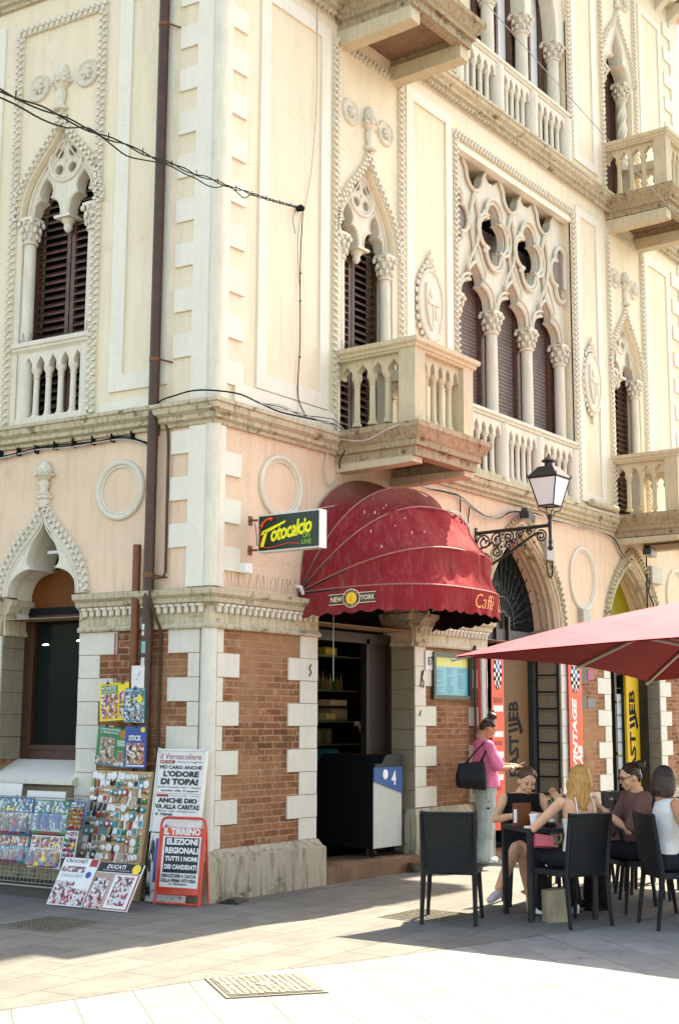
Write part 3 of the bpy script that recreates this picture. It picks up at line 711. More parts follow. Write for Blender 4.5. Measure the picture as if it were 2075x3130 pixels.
# impost pieces over the jambs
for u, s in ((1.62, -1), (3.42, 1), (5.02, -1), (6.98, 1), (8.51, -1), (10.27, 1)):
    pr = [(o*.6+.014, z) for o, z in COR]
    PP('impost', MB().sweep([(u, D), (u, 0)] if s < 0 and False else ([(u, 0.0), (u, D)] if s < 0 else [(u, D), (u, 0.0)]), pr), M_STRING)
for u, s in ((-2.59, -1), (-1.55, 1)):
    PP('impost', MB().sweep([(u, 0.0), (u, D)] if s < 0 else [(u, D), (u, 0.0)], [(o*.6+.014, z) for o, z in COR]), M_STRING, 'L')
# --- ogee window on the left facade
out = ogee(WL, .60, 2.83, 3.80, 16); inn = light(WL, .46, 2.83, 3.10, 3.60)
mb = MB(); mb.curve2d([out+[(WL-.55, 2.83)]+inn+[(WL+.55, 2.83)]], .05, .08, .012)
# deep soffit of the trefoil
inn2 = light(WL, .46, 2.60, 3.10, 3.60)
inn2 = [(WL-.46, 2.6)]+inn+[(WL+.46, 2.6)]
b0 = len(mb.v); mb.add([(p[0], .12, p[1]) for p in inn2]+[(p[0], .40, p[1]) for p in inn2], [(i, i+1, i+1+len(inn2), i+len(inn2)) for i in range(len(inn2)-1)])
mb.tube([(p[0], -.035, p[1]) for p in ogee(WL, .50, 2.83, 3.68, 16)], .014, 6); mb.tube([(p[0], -.03, p[1]) for p in ogee(WL, .46, 2.83, 3.62, 16)], .008, 6)
PP('ogee_arch', mb, M_TRIM, 'L', ang=40)
mb = MB(); bandpath(mb, ogee(WL, .575, 2.84, 3.83, 16), .085, .075, .035); PP('dentil_arch', mb, M_TRIM, 'L')
mb = MB(); mb.lathe([(.06, 3.72), (.065, 3.80), (.085, 3.81), (.09, 3.84), (.05, 3.86)], 14, T(WL, -.02, 0)); PP('finial_base', mb, M_TRIM, 'L')
link('finial', FIN, PAL, FL @ T(WL, -.04, 3.84) @ SCL(.88, .8, .66))
mb = MB(); mb.sweep([(WL-.56, 0), (WL+.56, 0)], [(-.3, .96), (.0, .96), (.10, .98), (.10, 1.02), (-.28, 1.2), (-.3, 1.2)]); PP('window_sill', mb, M_QUOIN, 'L')
mb = MB(); mb.box(-2.57, -1.57, -.006, .02, .0, .955); PP('apron', mb, M_STONE, 'L')
WN = link('window', None, PAL, FL); I4 = Matrix.Identity(4)
mb = MB()
for a, b, c, d in ((-2.58, -2.46, 1.2, 2.72), (-1.68, -1.56, 1.2, 2.72), (-2.46, -1.68, 1.2, 1.32), (-2.46, -1.68, 2.60, 2.72)): mb.box(a, b, .30, .38, c, d)
mb.box(-2.45, -1.69, .28, .33, 1.30, 1.345); mb.box(-2.47, -2.43, .285, .34, 1.3, 2.62)
part('frame', mb, M_WOOD, WN, I4)
part('pane', MB().box(-2.46, -1.68, .345, .352, 1.32, 2.60), M_GLASS, WN, I4)
part('arch_panel', MB().box(-2.58, -1.56, .33, .34, 2.72, 3.13), M_ORANGEWOOD, WN, I4)
part('transom', MB().box(-2.58, -1.56, .29, .33, 2.66, 2.735), M_BLACK, WN, I4)
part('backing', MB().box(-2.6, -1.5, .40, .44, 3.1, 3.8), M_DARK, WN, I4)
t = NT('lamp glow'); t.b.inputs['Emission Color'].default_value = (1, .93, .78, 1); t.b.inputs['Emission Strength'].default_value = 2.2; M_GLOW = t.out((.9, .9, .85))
part('strip_lamp', MB().box(-2.16, -1.88, .14, .2, 3.27, 3.30), M_WHITE, WN, I4)
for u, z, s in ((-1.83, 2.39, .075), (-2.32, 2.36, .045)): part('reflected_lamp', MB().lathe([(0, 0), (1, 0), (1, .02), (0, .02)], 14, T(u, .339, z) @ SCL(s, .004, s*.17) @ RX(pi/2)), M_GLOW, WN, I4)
# --- cafe interior seen through the door
M_FLOOR = plain('dark tile floor', (.02, .014, .01), .4)
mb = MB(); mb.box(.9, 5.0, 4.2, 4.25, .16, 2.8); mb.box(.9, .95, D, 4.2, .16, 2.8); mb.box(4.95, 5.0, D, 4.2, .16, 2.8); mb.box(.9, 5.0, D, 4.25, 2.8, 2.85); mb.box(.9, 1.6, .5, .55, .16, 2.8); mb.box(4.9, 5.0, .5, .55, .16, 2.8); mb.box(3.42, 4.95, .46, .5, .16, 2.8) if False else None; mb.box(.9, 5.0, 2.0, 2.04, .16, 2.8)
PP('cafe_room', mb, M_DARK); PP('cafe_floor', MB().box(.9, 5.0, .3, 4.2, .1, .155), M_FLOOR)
PP('door_step', MB().box(1.62, 3.43, -.13, .5, 0, .16), plain('brown stone step', (.16, .085, .045), .8, var=.4, scale=4, bump=.005))
mb = MB(); mb.box(1.62, 3.42, .30, .36, 2.45, 2.56); mb.box(1.62, 1.69, .3, .36, .16, 2.5); mb.box(3.35, 3.42, .3, .36, .16, 2.5); mb.box(2.92, 2.98, .3, .38, .16, 2.5); mb.box(3.0, 3.34, .33, .36, .2, 2.45); PP('door_frame', mb, plain('near black wood', (.018, .009, .006), .5, var=.3))
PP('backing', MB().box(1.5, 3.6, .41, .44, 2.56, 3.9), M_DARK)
# --- the two arched shopfronts
def shopfront(c, a, zs, za, gate):
    W = link('shopfront', None, PAL, FR); I4 = Matrix.Identity(4)
    mb = MB(); mb.box(c-a, c+a, .28, .40, 2.62, 2.78); mb.box(c-a+.014, c-a+.1, .1, .18, .02, 2.62); mb.box(c+a-.1, c+a-.014, .36, .44, .02, 2.62); mb.box(c-a+.014, c-a+.07, -.0+.03, .09, .02, 2.62)
    part('frame', mb, plain('grey metal frame', (.055, .055, .05), .5, var=.15), W, I4)
    part('fanlight_glass', MB().prism([(c-a, 2.78), (c+a, 2.78)]+pointed(c, a, zs, za), .38, .40), M_GLASS if gate else stained('olive yellow fanlight', (.30, .25, .01), (.10, .09, .02), .7, 1.4, .5, .001, .5, 9), W, I4)
    mb = MB()
    if gate:
        for r in (.2, .22, .40): mb.tube([(c+r*cos(t)*.8, .33, 2.82+r*sin(t)) for t in [i*pi/16 for i in range(17)]], .012, 5)
        for i in range(1, 18):
            t = i*pi/18; R_ = .95 if i in (1, 17) else 1.0+.22*sin(t)
            mb.tube([(c+.22*cos(t), .33, 2.82+.22*sin(t)), (c+R_*.86*cos(t), .33, 2.82+R_*sin(t))], .008, 5)
            for q in (.5, .75):
                mb.ball((c+q*cos(t), .33, 2.82+q*1.05*sin(t)), .02, 6, m=4)
            if i % 2 == 0: mb.tube([(c+.45*cos(t)+.05*cos(k), .33, 2.82+.45*sin(t)+.05*sin(k)) for k in [j*.6 for j in range(9)]], .006, 4)
        mb.box(c-.3, c-.26, .24, .3, 2.5, 2.95); mb.box(c+.02, c+.06, .24, .3, 2.5, 2.95)
        part('fanlight_grille', mb, M_IRON, W, I4)
    return W
shopfront(A1, .98, 2.78, 4.05, True); shopfront(A2, .88, 2.78, 3.95, False)
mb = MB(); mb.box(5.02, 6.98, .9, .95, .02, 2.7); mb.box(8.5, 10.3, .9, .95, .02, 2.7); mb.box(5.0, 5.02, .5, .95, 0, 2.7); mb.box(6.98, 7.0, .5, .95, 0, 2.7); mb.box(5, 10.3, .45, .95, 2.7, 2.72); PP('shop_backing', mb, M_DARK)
# pale strip painted as a reflection, with glazing bars, in the second arch
mb = MB(); mb.box(9.38, 9.60, .33, .335, .9, 2.02); PP('painted_reflection', mb, plain('pale painted reflection', (.42, .44, .46), .5, var=.1))
mb = MB()
for i in range(12): mb.box(8.9, 9.62, .315, .325, .3+i*.2, .312+i*.2)
for x in (9.15, 9.37, 9.595): mb.box(x, x+.022, .305, .33, .02, 2.62)
mb.box(9.1, 9.13, .2, .26, .02, 2.5); PP('window_bars', mb, M_IRON)
mb = MB()
for z in (1.9, 2.35, 1.15): mb.ball((9.115, .18, z), .025); 
PP('gate_knobs', mb, plain('brass', (.5, .33, .06), .35, .6, .8))
# slim dark metal edges on the reveal of the first arch
mb = MB(); mb.box(6.955, 6.967, .33, .36, .05, 2.62); mb.box(6.94, 6.967, -.0+.004, .035, .05, 2.62)
for i in range(11): mb.box(6.957, 6.9665, .03, .34, .2+i*.2233, .222+i*.2233)
PP('metal_edging', mb, M_IRON)
# ================================================================ awning
AC, AA, AL, AZ = 2.52, 1.215, 1.30, 2.87
def bowpt(t, phi, k=1.):
    f = sin(phi)**2; n = 2.8-.5*f; a = AA-.02*f
    X = -math.copysign(abs(cos(t))**(2/n), cos(t)); R_ = abs(sin(t))**(2/n)*AL*k
    return Vector((AC+a*X, -R_*cos(phi)-.01, AZ+R_*sin(phi)))
PHI = [radians(a) for a in (3, 21, 45, 63, 88)]
def awning():
    A = thing('awning', 'dusty dark red domed cafe awning with scalloped valance over the cafe door', 'awning', None)
    red = NT('awning canvas'); n = red.noise(1.6, 6, .65, red.map((1, 1, 1))); n2 = red.noise(22, 4, .7, red.map((1, 1, .25)))
    c = red.mix(red.ramp(n, [(.4, 0.), (.75, .6)]), (.215, .017, .024), (.16, .05, .04)); c = red.mix(red.ramp(n2, [(.50, 0.), (.75, .35)]), c, (.36, .15, .12))
    geo = red.node('ShaderNodeNewGeometry'); sx = red.node('ShaderNodeSeparateXYZ'); red.link(geo.outputs['Position'], sx.inputs[0])
    c = red.mix(red.math('MULTIPLY', red.ramp(sx.outputs[2], [(3.85, 0.), (4.25, 1.)]) if False else red.ramp(red.math('MULTIPLY', red.math('SUBTRACT', sx.outputs[2], 3.75), 2.2), [(0., 0.), (1., 1.)]), red.ramp(n, [(.3, .3), (.6, .9)])), c, (.24, .16, .10))
    red.bump(red.noise(9, 5, .7, red.map((1, 1, .5))), .02, .5); M_RED = red.out(c, .9, .08); MATS['red'] = M_RED
    LIN = plain('painted awning shade', (.012, .006, .005), .9, .1)  # inner faces coloured near-black to stand for the shade under the awning
    N = 110; ts = [pi*i/N for i in range(N+1)]
    rows = []
    for a, b in zip(PHI, PHI[1:]):
        for k in range(9): u = k/9; rows.append((lerp(a, b, u), 1-(.10 if b < 1.2 else .22)*4*u*(1-u)*.5))
    rows.append((PHI[-1], 1))
    from mathutils import noise as mn
    def wr(t, ph): return 1+.030*(mn.noise(Vector((t*4.5, ph*1.6, 3)))+.6*mn.noise(Vector((t*11, ph*3+t*4, 7)))+.35*mn.noise(Vector((t*24, ph*7, 1))))
    vs = [bowpt(t, ph, k*(wr(t, ph) if 0 < j < len(rows)-1 else 1)) for j, (ph, k) in enumerate(rows) for t in ts]; fs = []
    for j in range(len(rows)-1):
        for i in range(N): fs.append((j*(N+1)+i, (j+1)*(N+1)+i, (j+1)*(N+1)+i+1, j*(N+1)+i+1))
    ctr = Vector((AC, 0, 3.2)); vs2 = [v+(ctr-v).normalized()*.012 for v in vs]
    part('canopy', MB().add(vs, fs), M_RED, A, fix=False, ang=60); part('inner_shade', MB().add(vs2, [tuple(reversed(f)) for f in fs]), LIN, A, fix=False, ang=60)
    mb = MB()
    for ph in PHI[1:-1]+[PHI[0]]: mb.tube([bowpt(t, ph, 1.004) for t in ts], .009, 6)
    part('piping', mb, plain('pale worn piping', (.30, .11, .09), .7), A)
    for ph in PHI[:-1]: part('bow', MB().tube([bowpt(t, ph, .94)+Vector((0, 0, -.012)) for t in ts], .012, 6), M_IRON, A)
    # valance
    B0 = [bowpt(pi*i/240, PHI[0]) for i in range(241)]; S = [0]
    for p, q in zip(B0, B0[1:]): S.append(S[-1]+(q-p).length)
    tot = S[-1]
    def at(s):
        s = min(max(s, 0), tot); i = max(j for j in range(241) if S[j] <= s); i = min(i, 239); p = B0[i].lerp(B0[i+1], (s-S[i])/max(S[i+1]-S[i], 1e-9)); d = (B0[i+1]-B0[i]); return p, Vector((d.y, -d.x, 0)).normalized()
    K = 420; vs = []; NR = 6
    for i in range(K+1):
        s = tot*i/K; p, n = at(s); w = .018*sin(s*9.)+.012*sin(s*21+1); h = .235+.028*abs(sin(pi*s/.178))
        for j in range(NR+1): q = j/NR; vs.append(p+n*(w*q+.004)+Vector((0, 0, -h*q)))
    fs = [(i*(NR+1)+j, i*(NR+1)+j+1, (i+1)*(NR+1)+j+1, (i+1)*(NR+1)+j) for i in range(K) for j in range(NR)]
    part('valance', MB().add(vs, fs), M_RED, A, fix=False, ang=60)
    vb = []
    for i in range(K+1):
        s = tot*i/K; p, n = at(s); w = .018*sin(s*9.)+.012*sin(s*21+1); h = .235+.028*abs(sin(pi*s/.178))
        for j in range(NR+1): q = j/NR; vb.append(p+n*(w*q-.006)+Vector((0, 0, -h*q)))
    part('valance_inner_shade', MB().add(vb, [tuple(reversed(f)) for f in fs]), LIN, A, fix=False, ang=60)
    def warp(mb, s0, zc, off=.012):
        for i, (x, y, z) in enumerate(mb.v):
            p, n = at(s0+x); q = min(max(-(z+zc), 0)/.24, 1); w = .018*sin((s0+x)*9.)+.012*sin((s0+x)*21+1)
            v = p+n*(w*q+off-y)+Vector((0, 0, z+zc)); mb.v[i] = tuple(v)
        return mb
    def dens(a, b, z0, z1, y, mb, mi, n=24):
        vs = [(lerp(a, b, i/n), y, z) for i in range(n+1) for z in (z0, z1)]; mb.add(vs, [(2*i, 2*i+2, 2*i+3, 2*i+1) for i in range(n)], mi=mi)
    mb = MB(); I = Matrix.Identity(4); c0 = .0
    dens(-.24, .24, -.046, .046, 0, mb, 0); dens(-.245, .245, .046, .052, 0, mb, 1); dens(-.245, .245, -.052, -.046, 0, mb, 1)
    for r, y, mi in ((.092, -.002, 1), (.084, -.004, 0), (.058, -.006, 2)): mb.add([(0, y, 0)]+[(r*cos(a), y, r*1.0*sin(a)) for a in [i*pi/14 for i in range(28)]], [(0, i+1, (i+1) % 28+1) for i in range(28)], mi=mi)
    mb.text('NEW', .125, .05, T(-.16, -.004, 0), 1, .015); mb.text('YORK', .14, .05, T(.165, -.004, 0), 1, .015)
    def arctext(mb, s, r, a0, a1, h, mi, flip=False):
        for k, ch in enumerate(s):
            if ch == ' ': continue
            a = radians(lerp(a0, a1, k/(len(s)-1))); x, z = r*cos(a), r*sin(a); mb.text(ch, h*.62, h, T(x, -.0075, z) @ RY((pi/2-a) if not flip else (-pi/2-a)), mi, .01)
    arctext(mb, 'CAFFÈ', .071, 140, 40, .02, 1); arctext(mb, 'DAL 1930', .071, 222, 318, .016, 1, True)
    for q in range(5): mb.box(-.014+.002*q, .014-.002*q, -.010, -.008, -.03+.012*q, -.024+.012*q, mi=3)
    part('logo', warp(mb, .62, -.115), [flat('logo brown', (.05, .035, .025)), flat('logo cream', (.75, .62, .42)), flat('logo yellow', (.80, .48, .03)), flat('logo orange', (.7, .22, .03))], A, fix=False)
    mb = MB(); mb.text('Caffè', .46, .15, T(-.32, 0, 0), 0, -.012, .45); mb.text('Du', .22, .14, T(.16, 0, 0), 0, -.012, .45)
    part('lettering', warp(mb, 2.66, -.115, .016), flat('gold thread lettering', (.66, .30, .08)), A, fix=False)
    mb = MB()
    for i in range(20):
        p = bowpt(random.gauss(1.05, .16), random.gauss(.78, .12), .965); mb.ball(p, (.006, .006, random.uniform(.005, .02)), 5, m=3)
    part('droppings', mb, flat('white droppings', (.6, .56, .5)), A)
    for t in (0, pi): p = bowpt(t, 0); part('hinge', MB().tube([(p.x-.03, .0, AZ+.06), (p.x-.03, -.06, AZ+.05), (p.x, -.07, AZ-.02)], .022, 8), M_WHITE, A)
    part('pull_cord', MB().tube([(1.66, -.18, 2.66), (1.665, -.18, 2.0)], .004, 5), M_GREYC, A)
awning()
# ================================================================ hanging sign
def sign():
    S = thing('hanging_sign', 'black lightbox sign with slanted yellow lettering and red telephone receiver beside the awning', 'sign', T(.5, -.51, 3.36) @ RZ(-pi/2)); I = Matrix.Identity(4)
    part('housing', MB().box(-.37, .37, .004, .11, -.18, .18), plain('white enamel', (.62, .61, .55), .45, var=.06), S, I)
    part('face', MB().box(-.355, .36, -.004, .004, -.165, .165), flat('black green sign face', (.004, .016, .008), .3), S, I)
    mb = MB(); mb.text('otocalcio', .50, .155, T(.04, -.008, .015) @ RY(-.13) , 0, .035, .32, sp=.88)
    mb.prism([(-.325, -.02), (-.30, .02), (-.02, .105), (-.03, .08), (-.255, .0)], -.012, -.008); mb.prism([(-.33, -.13), (-.275, .02), (-.235, .03), (-.29, -.135)], -.012, -.008)
    part('lettering', mb, flat('yellow lettering', (.75, .70, .02)), S, I)
    mb = MB(); mb.tube([(-.315, -.01, .06), (-.305, -.01, .09), (-.26, -.01, .125), (-.21, -.01, .135), (-.185, -.01, .12)], [.018, .014, .012, .014, .018], 8); mb.tube([(-.33, -.01, .05), (-.335, -.01, -.06), (-.32, -.01, -.13), (-.22, -.01, -.145), (.02, -.01, -.115), (.15, -.01, -.13)], .004, 5)
    part('receiver', mb, flat('orange red', (.75, .07, .02)), S, I)
    mb = MB(); mb.text('ON', .085, .05, T(.225, -.008, -.055), 0, .02); mb.text('LINE', .115, .045, T(.225, -.008, -.115), 0, .02); part('small_lettering', mb, flat('green orange lettering', (.22, .42, .03)), S, I)
    for z in (.14, -.15): part('bracket', MB().tube([(-.37, .05, z), (-.52, .05, z+.01)], .012, 6).box(-.53, -.505, .02, .08, z-.04, z+.05), M_RUST, S, I)
    mb = MB(); mb.tube([(-.37, .05, -.12), (-.42, .05, -.1), (-.43, .05, .02), (-.45, .05, .12)], .004, 5); part('cable', mb, M_CABLE, S, I)
    mb = MB(); mb.tube([(.2, .05, .185), (.5, .05, .2)], .003, 4); part('stay_wire', mb, M_GREYC, S, I)
sign()
# ================================================================ street lantern on its scroll bracket
def lantern():
    L = thing('street_lantern', 'black wrought iron wall lantern with frosted panes on a scrolled bracket', 'lantern', T(4.8, 0, 0)); I = Matrix.Identity(4); y0 = -1.02
    mb = MB(); mb.tube([(0, -.0, 3.88), (0, y0, 3.90)], .022, 8); mb.tube([(0, y0, 3.64), (0, y0, 4.02)], .02, 10); mb.ball((0, y0, 3.63), .035); mb.ball((0, y0, 3.70), .028); mb.ball((0, y0, 4.0), .035)
    mb.box(-.02, .02, -.02, .0, 3.4, 3.95)
    mb.tube(smooth_path([(0, -.01, 3.43), (0, -.25, 3.5), (0, -.55, 3.66), (0, -.8, 3.80), (0, -.92, 3.82)]), .016, 6)
    part('bracket', mb, M_IRON, L, I)
    mb = MB()
    def spiral(cy, cz, r, turns, a0, s=1, th=.011):
        n = int(14*turns); mb.tube([(0, cy+s*r*(1-i/n*.78)*cos(a0+2*pi*turns*i/n), cz+r*(1-i/n*.78)*sin(a0+2*pi*turns*i/n)) for i in range(n+1)], th, 5)
    for cy, cz, r, tt, a, s in ((-.12, 3.76, .10, 1.6, 0, 1), (-.12, 3.58, .09, 1.5, 2, -1), (-.30, 3.78, .09, 1.6, 1, -1), (-.30, 3.64, .07, 1.4, 3, 1), (-.46, 3.80, .075, 1.6, 2, 1), (-.46, 3.70, .055, 1.4, 0, -1), (-.61, 3.82, .055, 1.5, 1, -1), (-.90, 3.78, .075, 1.8, 1.2, 1), (-.74, 3.84, .04, 1.4, 0, 1)): spiral(cy, cz, r, tt, a, s)
    for i in range(26): mb.ball((random.uniform(-.01, .01), random.uniform(-.72, -.05), 0), .001) if False else mb.ball((0, -.06-.025*i, 3.86-abs(sin(i*1.7))*.17), (.014, .022, .016), 6, m=4)
    part('scrollwork', mb, M_IRON, L, I)
    A = T(0, y0, 0)
    mb = MB(); b, s, zb, zs = .10, .178, 4.13, 4.46
    for sx in (-1, 1):
        for sy in (-1, 1):
            mb.tube([(sx*b, sy*b, zb), (sx*s, sy*s, zs)], .009, 6, A); mb.tube([(sx*b, sy*b, zb), (sx*b*.95, sy*b*.95, zb-.05), (sx*.045, sy*.045, 4.06), (sx*.02, sy*.02, 4.0)], .007, 6, A); mb.ball((sx*s*1.08, sy*s*1.08, zs+.03), (.008, .008, .022), 6, A)
    def ring(h, z, r): mb.tube([(-h, -h, z), (h, -h, z), (h, h, z), (-h, h, z)], r, 6, A, closed=True)
    ring(b, zb, .009); ring(s, zs, .012)
    def fr(h0, z0, h1, z1): mb.add([(x*h0, y*h0, z0) for x, y in ((-1,-1),(1,-1),(1,1),(-1,1))]+[(x*h1, y*h1, z1) for x, y in ((-1,-1),(1,-1),(1,1),(-1,1))], [(0,1,5,4),(1,2,6,5),(2,3,7,6),(3,0,4,7),(7,6,5,4)], A)
    fr(.20, 4.465, .095, 4.60); mb.lathe([(.05, 4.60), (.045, 4.66), (.09, 4.665), (.085, 4.68), (.03, 4.72), (.012, 4.73), (.015, 4.75), (0, 4.77)], 14, A)
    part('lantern_frame', mb, M_IRON, L, I)
    t = NT('frosted pane'); MF = t.out((.62, .74, .76), .5, .2)
    for k in range(4):
        part('pane', MB().add([(-b, -b, zb), (b, -b, zb), (s, -s, zs), (-s, -s, zs)], [(0,1,2,3)], A @ RZ(k*pi/2)), MF, L, I, fix=False)
lantern()
# ================================================================ pipes, cables, boxes on the walls
def Lp(s, o, z): p = LD*s+LN*o; return Vector((p.x, p.y, z))
P_ = thing('drainpipe', 'tall dark brown drainpipe running down the left facade with stickers near its foot', 'drainpipe')
part('pipe', MB().tube([Lp(.645, .10, 0), Lp(.645, .10, 14.1)], .052, 16), M_PIPE, P_, ang=60)
for z in (8.55, 5.05, 2.95, 1.2):
    part('clamp', MB().tube([Lp(.645, .10, z-.02), Lp(.645, .10, z+.02)], .057, 16).tube([Lp(.59, .10, z), Lp(.50, -.01, z-.02)], .009, 6), M_RUST, P_)
for i, (z, h, w, c) in enumerate(((2.46, .055, .05, (.45, .62, .62)), (2.27, .11, .08, (.18, .36, .33)), (2.13, .09, .07, (.5, .5, .46)), (1.98, .07, .07, (.03, .03, .03)), (1.91, .035, .06, (.75, .14, .03)), (1.83, .1, .07, (.04, .04, .04)), (2.40, .04, .05, (.55, .53, .45)), (1.35, .05, .04, (.6, .6, .58)))):
    n = 5; vs = [Lp(.645-.0535*sin(a)*1, .10+.0535*cos(a), zz) for a in [(-w/2+w*k/n)/.0535-.35 for k in range(n+1)] for zz in (z-h/2, z+h/2)]
    part('sticker', MB().add(vs, [(2*k, 2*k+2, 2*k+3, 2*k+1) for k in range(n)]), flat('sticker %d' % i, c), P_, fix=False)
props(solo('drainpipe', 'short rust red pipe stub ending halfway up the left facade beside the tall drainpipe', 'pipe', MB().tube([Lp(.795, .10, 0), Lp(.795, .10, 3.25)], .04, 14).tube([Lp(.84, .1, 2.43), Lp(.9, .0, 2.44)], .009, 6).tube([Lp(.795, .1, 2.42), Lp(.795, .1, 2.445)], .046, 14), M_RUST))
props(solo('conduit', 'thin brown conduit running down the plaster between the drainpipe and the corner quoins', 'conduit', MB().tube([Lp(.62, .05, 4.3), Lp(.60, .06, 4.42), Lp(.55, .06, 4.47), Lp(.51, .045, 4.35), Lp(.50, .04, 4.2), Lp(.50, .035, 2.98), Lp(.51, .06, 2.93), Lp(.555, .19, 2.9), Lp(.555, .19, 2.7), Lp(.53, .06, 2.45), Lp(.54, .03, 2.38), Lp(.54, .03, 1.3)], .014, 8), M_PIPE))
def bundle(name, label, ptss, mats, rs, cat='cable'):
    mb = MB()
    for k, (p, r) in enumerate(zip(ptss, rs)): mb.tube(smooth_path(p), r, 6, mi=k % len(mats))
    return solo(name, label, cat, mb, mats)
wob = lambda i, a=.012: a*sin(i*2.3)
base = [(5.2, 4.28), (3.4, 4.31), (2.7, 4.32), (2.2, 4.345), (1.8, 4.345), (1.4, 4.345), (1.15, 4.345), (1.0, 4.345), (.85, 4.29), (.69, 4.22)]
mb = MB()
for k in range(3): mb.tube(smooth_path([Lp(s, .03+.012*k, z-.015*k+wob(i+k*3, .01)) for i, (s, z) in enumerate(base)]), .0065, 6, mi=1 if k == 2 else 0)
for i in range(13): s = .95+i*.25; z = 4.345 if s < 2 else 4.33; mb.box(-s-.004, -s+.004, -.065, 0, z-.04, z+.045, FL)
solo('cable_bundle', 'black cable bundle clipped under the string course of the left facade', 'cable', mb, [M_CABLE, M_GREYC])
mb = MB()
for k in range(4):
    pts = [Lp(.66, .12, 4.25-.05*k), Lp(.61, .12, 4.42), Lp(.56, .14, 4.60), Lp(.35, .16, 4.645), Lp(.05, .17, 4.66), Vector((.12, -.17, 4.66)), Vector((.45, -.16, 4.64))]+[Vector((x, -.15-.02*sin(x*7+k), 4.635+.012*k+.02*sin(x*5+k*2))) for x in (.8, 1.15, 1.5, 1.75)]+[Vector((1.88, -.2, 4.5)), Vector((1.86, -.1, 4.3)), Vector((1.95, -.05, 4.2))]
    mb.tube(smooth_path(pts), .008-.0013*k, 6, mi=1 if k in (1, 2) else 0)
solo('cable_bundle', 'black and white cables lying on the string course round the building corner', 'cable', mb, [M_CABLE, M_GREYC])
solo('cable_loop', 'pale cable hanging in a loop at the wall end of the first balcony', 'cable', MB().tube(smooth_path([(1.9, -1.1, 4.66), (1.74, -.8, 4.53), (1.75, -.5, 4.45), (1.77, -.2, 4.5), (1.80, -.06, 4.52), (1.74, -.04, 4.4), (1.68, -.04, 4.15), (1.76, -.04, 4.03), (1.9, -.04, 4.12), (1.92, -.04, 4.3), (1.84, -.05, 4.5)]), .008, 6), M_GREYC)
mb = MB()
for k in range(3):
    pts = [Vector((x, -.05-.01*k, z+.015*sin(x*4+k*2))) for x, z in ((3.1, 4.30), (3.6, 4.28), (4.1, 4.29), (4.4, 4.26), (4.7, 4.15), (5.0, 4.11), (5.3, 4.15), (5.6, 4.26), (6.2, 4.30), (6.8, 4.30), (7.6, 4.30), (8.3, 4.31), (8.7, 4.25), (8.95, 4.05), (9.3, 3.98))]
    mb.tube(smooth_path(pts), .008, 6, mi=0 if k == 1 else 1)
mb.tube([(4.4, -.03, 4.3), (4.4, -.03, 3.0)], .009, 6); mb.tube(smooth_path([(4.62, -.03, 4.2), (4.58, -.03, 4.0), (4.63, -.03, 3.7)]), .008, 6)
solo('cable_bundle', 'grey cable bundle sagging under the string course to the right of the awning', 'cable', mb, [M_CABLE, M_GREYC])
anchor = Vector((1.23, -.05, 6.9)); endp = Vector((-6.13, -4.17, 4.06))
mb = MB(); d = (anchor-endp)
for k in range(3):
    pts = [endp.lerp(anchor, i/26)+Vector((0, 0, -.06*4*(i/26)*(1-i/26)+(.012*sin(i*1.9+k*2)-(.05*abs(sin(i*.62)) if k == 2 and i < 18 else 0)))) for i in range(27)]
    mb.tube(smooth_path(pts, 3), .0042, 6)
for i in range(2, 26, 2): p = endp.lerp(anchor, i/26)+Vector((0, 0, -.06*4*(i/26)*(1-i/26))); mb.box(-.002, .002, -.002, .002, -.015, .03, T(*p))
mb.tube([anchor, anchor+Vector((0, .05, 0))], .03, 8); mb.ball(anchor, (.05, .03, .035))
solo('overhead_cable', 'thick twisted black cable crossing the corner to an anchor on the right facade', 'cable', mb, M_CABLE)
mb = MB(); mb.tube(smooth_path([(1.27, -.04, 6.88), (1.25, -.03, 6.3), (1.26, -.03, 5.5), (1.22, -.04, 4.9), (1.25, -.12, 4.66)]), .006, 5); mb.tube(smooth_path([(1.3, -.04, 6.92), (1.42, -.03, 7.4), (1.5, -.03, 8.2), (1.5, -.03, 9.3)]), .003, 4); mb.tube(smooth_path([(1.17, -.04, 6.9), (1.12, -.03, 6.75), (1.16, -.03, 6.6)]), .004, 4); mb.tube(smooth_path([(1.24, -.04, 6.85), (1.20, -.03, 6.5), (1.25, -.03, 6.0)]), .003, 4)
for z in (6.2, 5.9, 5.3): mb.ball((1.255, -.03, z), .012, 6, m=4)
solo('hanging_cable', 'thin black cable dropping from the wall anchor to the string course', 'cable', mb, M_CABLE)
solo('overhead_wire', 'single thin pale wire strung across the upper right of the facade', 'wire', MB().tube(sag((2.8, -1.25, 9.70), (9.1, -1.25, 8.84), .02), .006, 5), plain('blue grey wire', (.3, .32, .36), .4, .5, .6))
def floodlight(label, M):
    L = thing('floodlight', label, 'floodlight', M, 'black floodlights under the string course'); I = Matrix.Identity(4)
    mb = MB(); mb.box(-.22, .22, -.14, -.02, -.05, .04); mb.prism([(-.22, .04), (.22, .04), (.18, .085), (-.18, .085)], -.12, -.04); part('body', mb, M_IRON, L, I)
    part('arm', MB().tube([(0, 0, .06), (0, -.08, .02)], .014, 6), M_IRON, L, I); part('glass', MB().box(-.2, .2, -.13, -.03, -.056, -.05), flat('lamp glass', (.35, .38, .38), .2), L, I)
floodlight('black floodlight behind the street lantern under the string course', T(5.75, -.12, 4.2) @ RZ(.3)); floodlight('black floodlight under the far balcony', T(9.3, -.25, 4.10) @ RZ(.2))
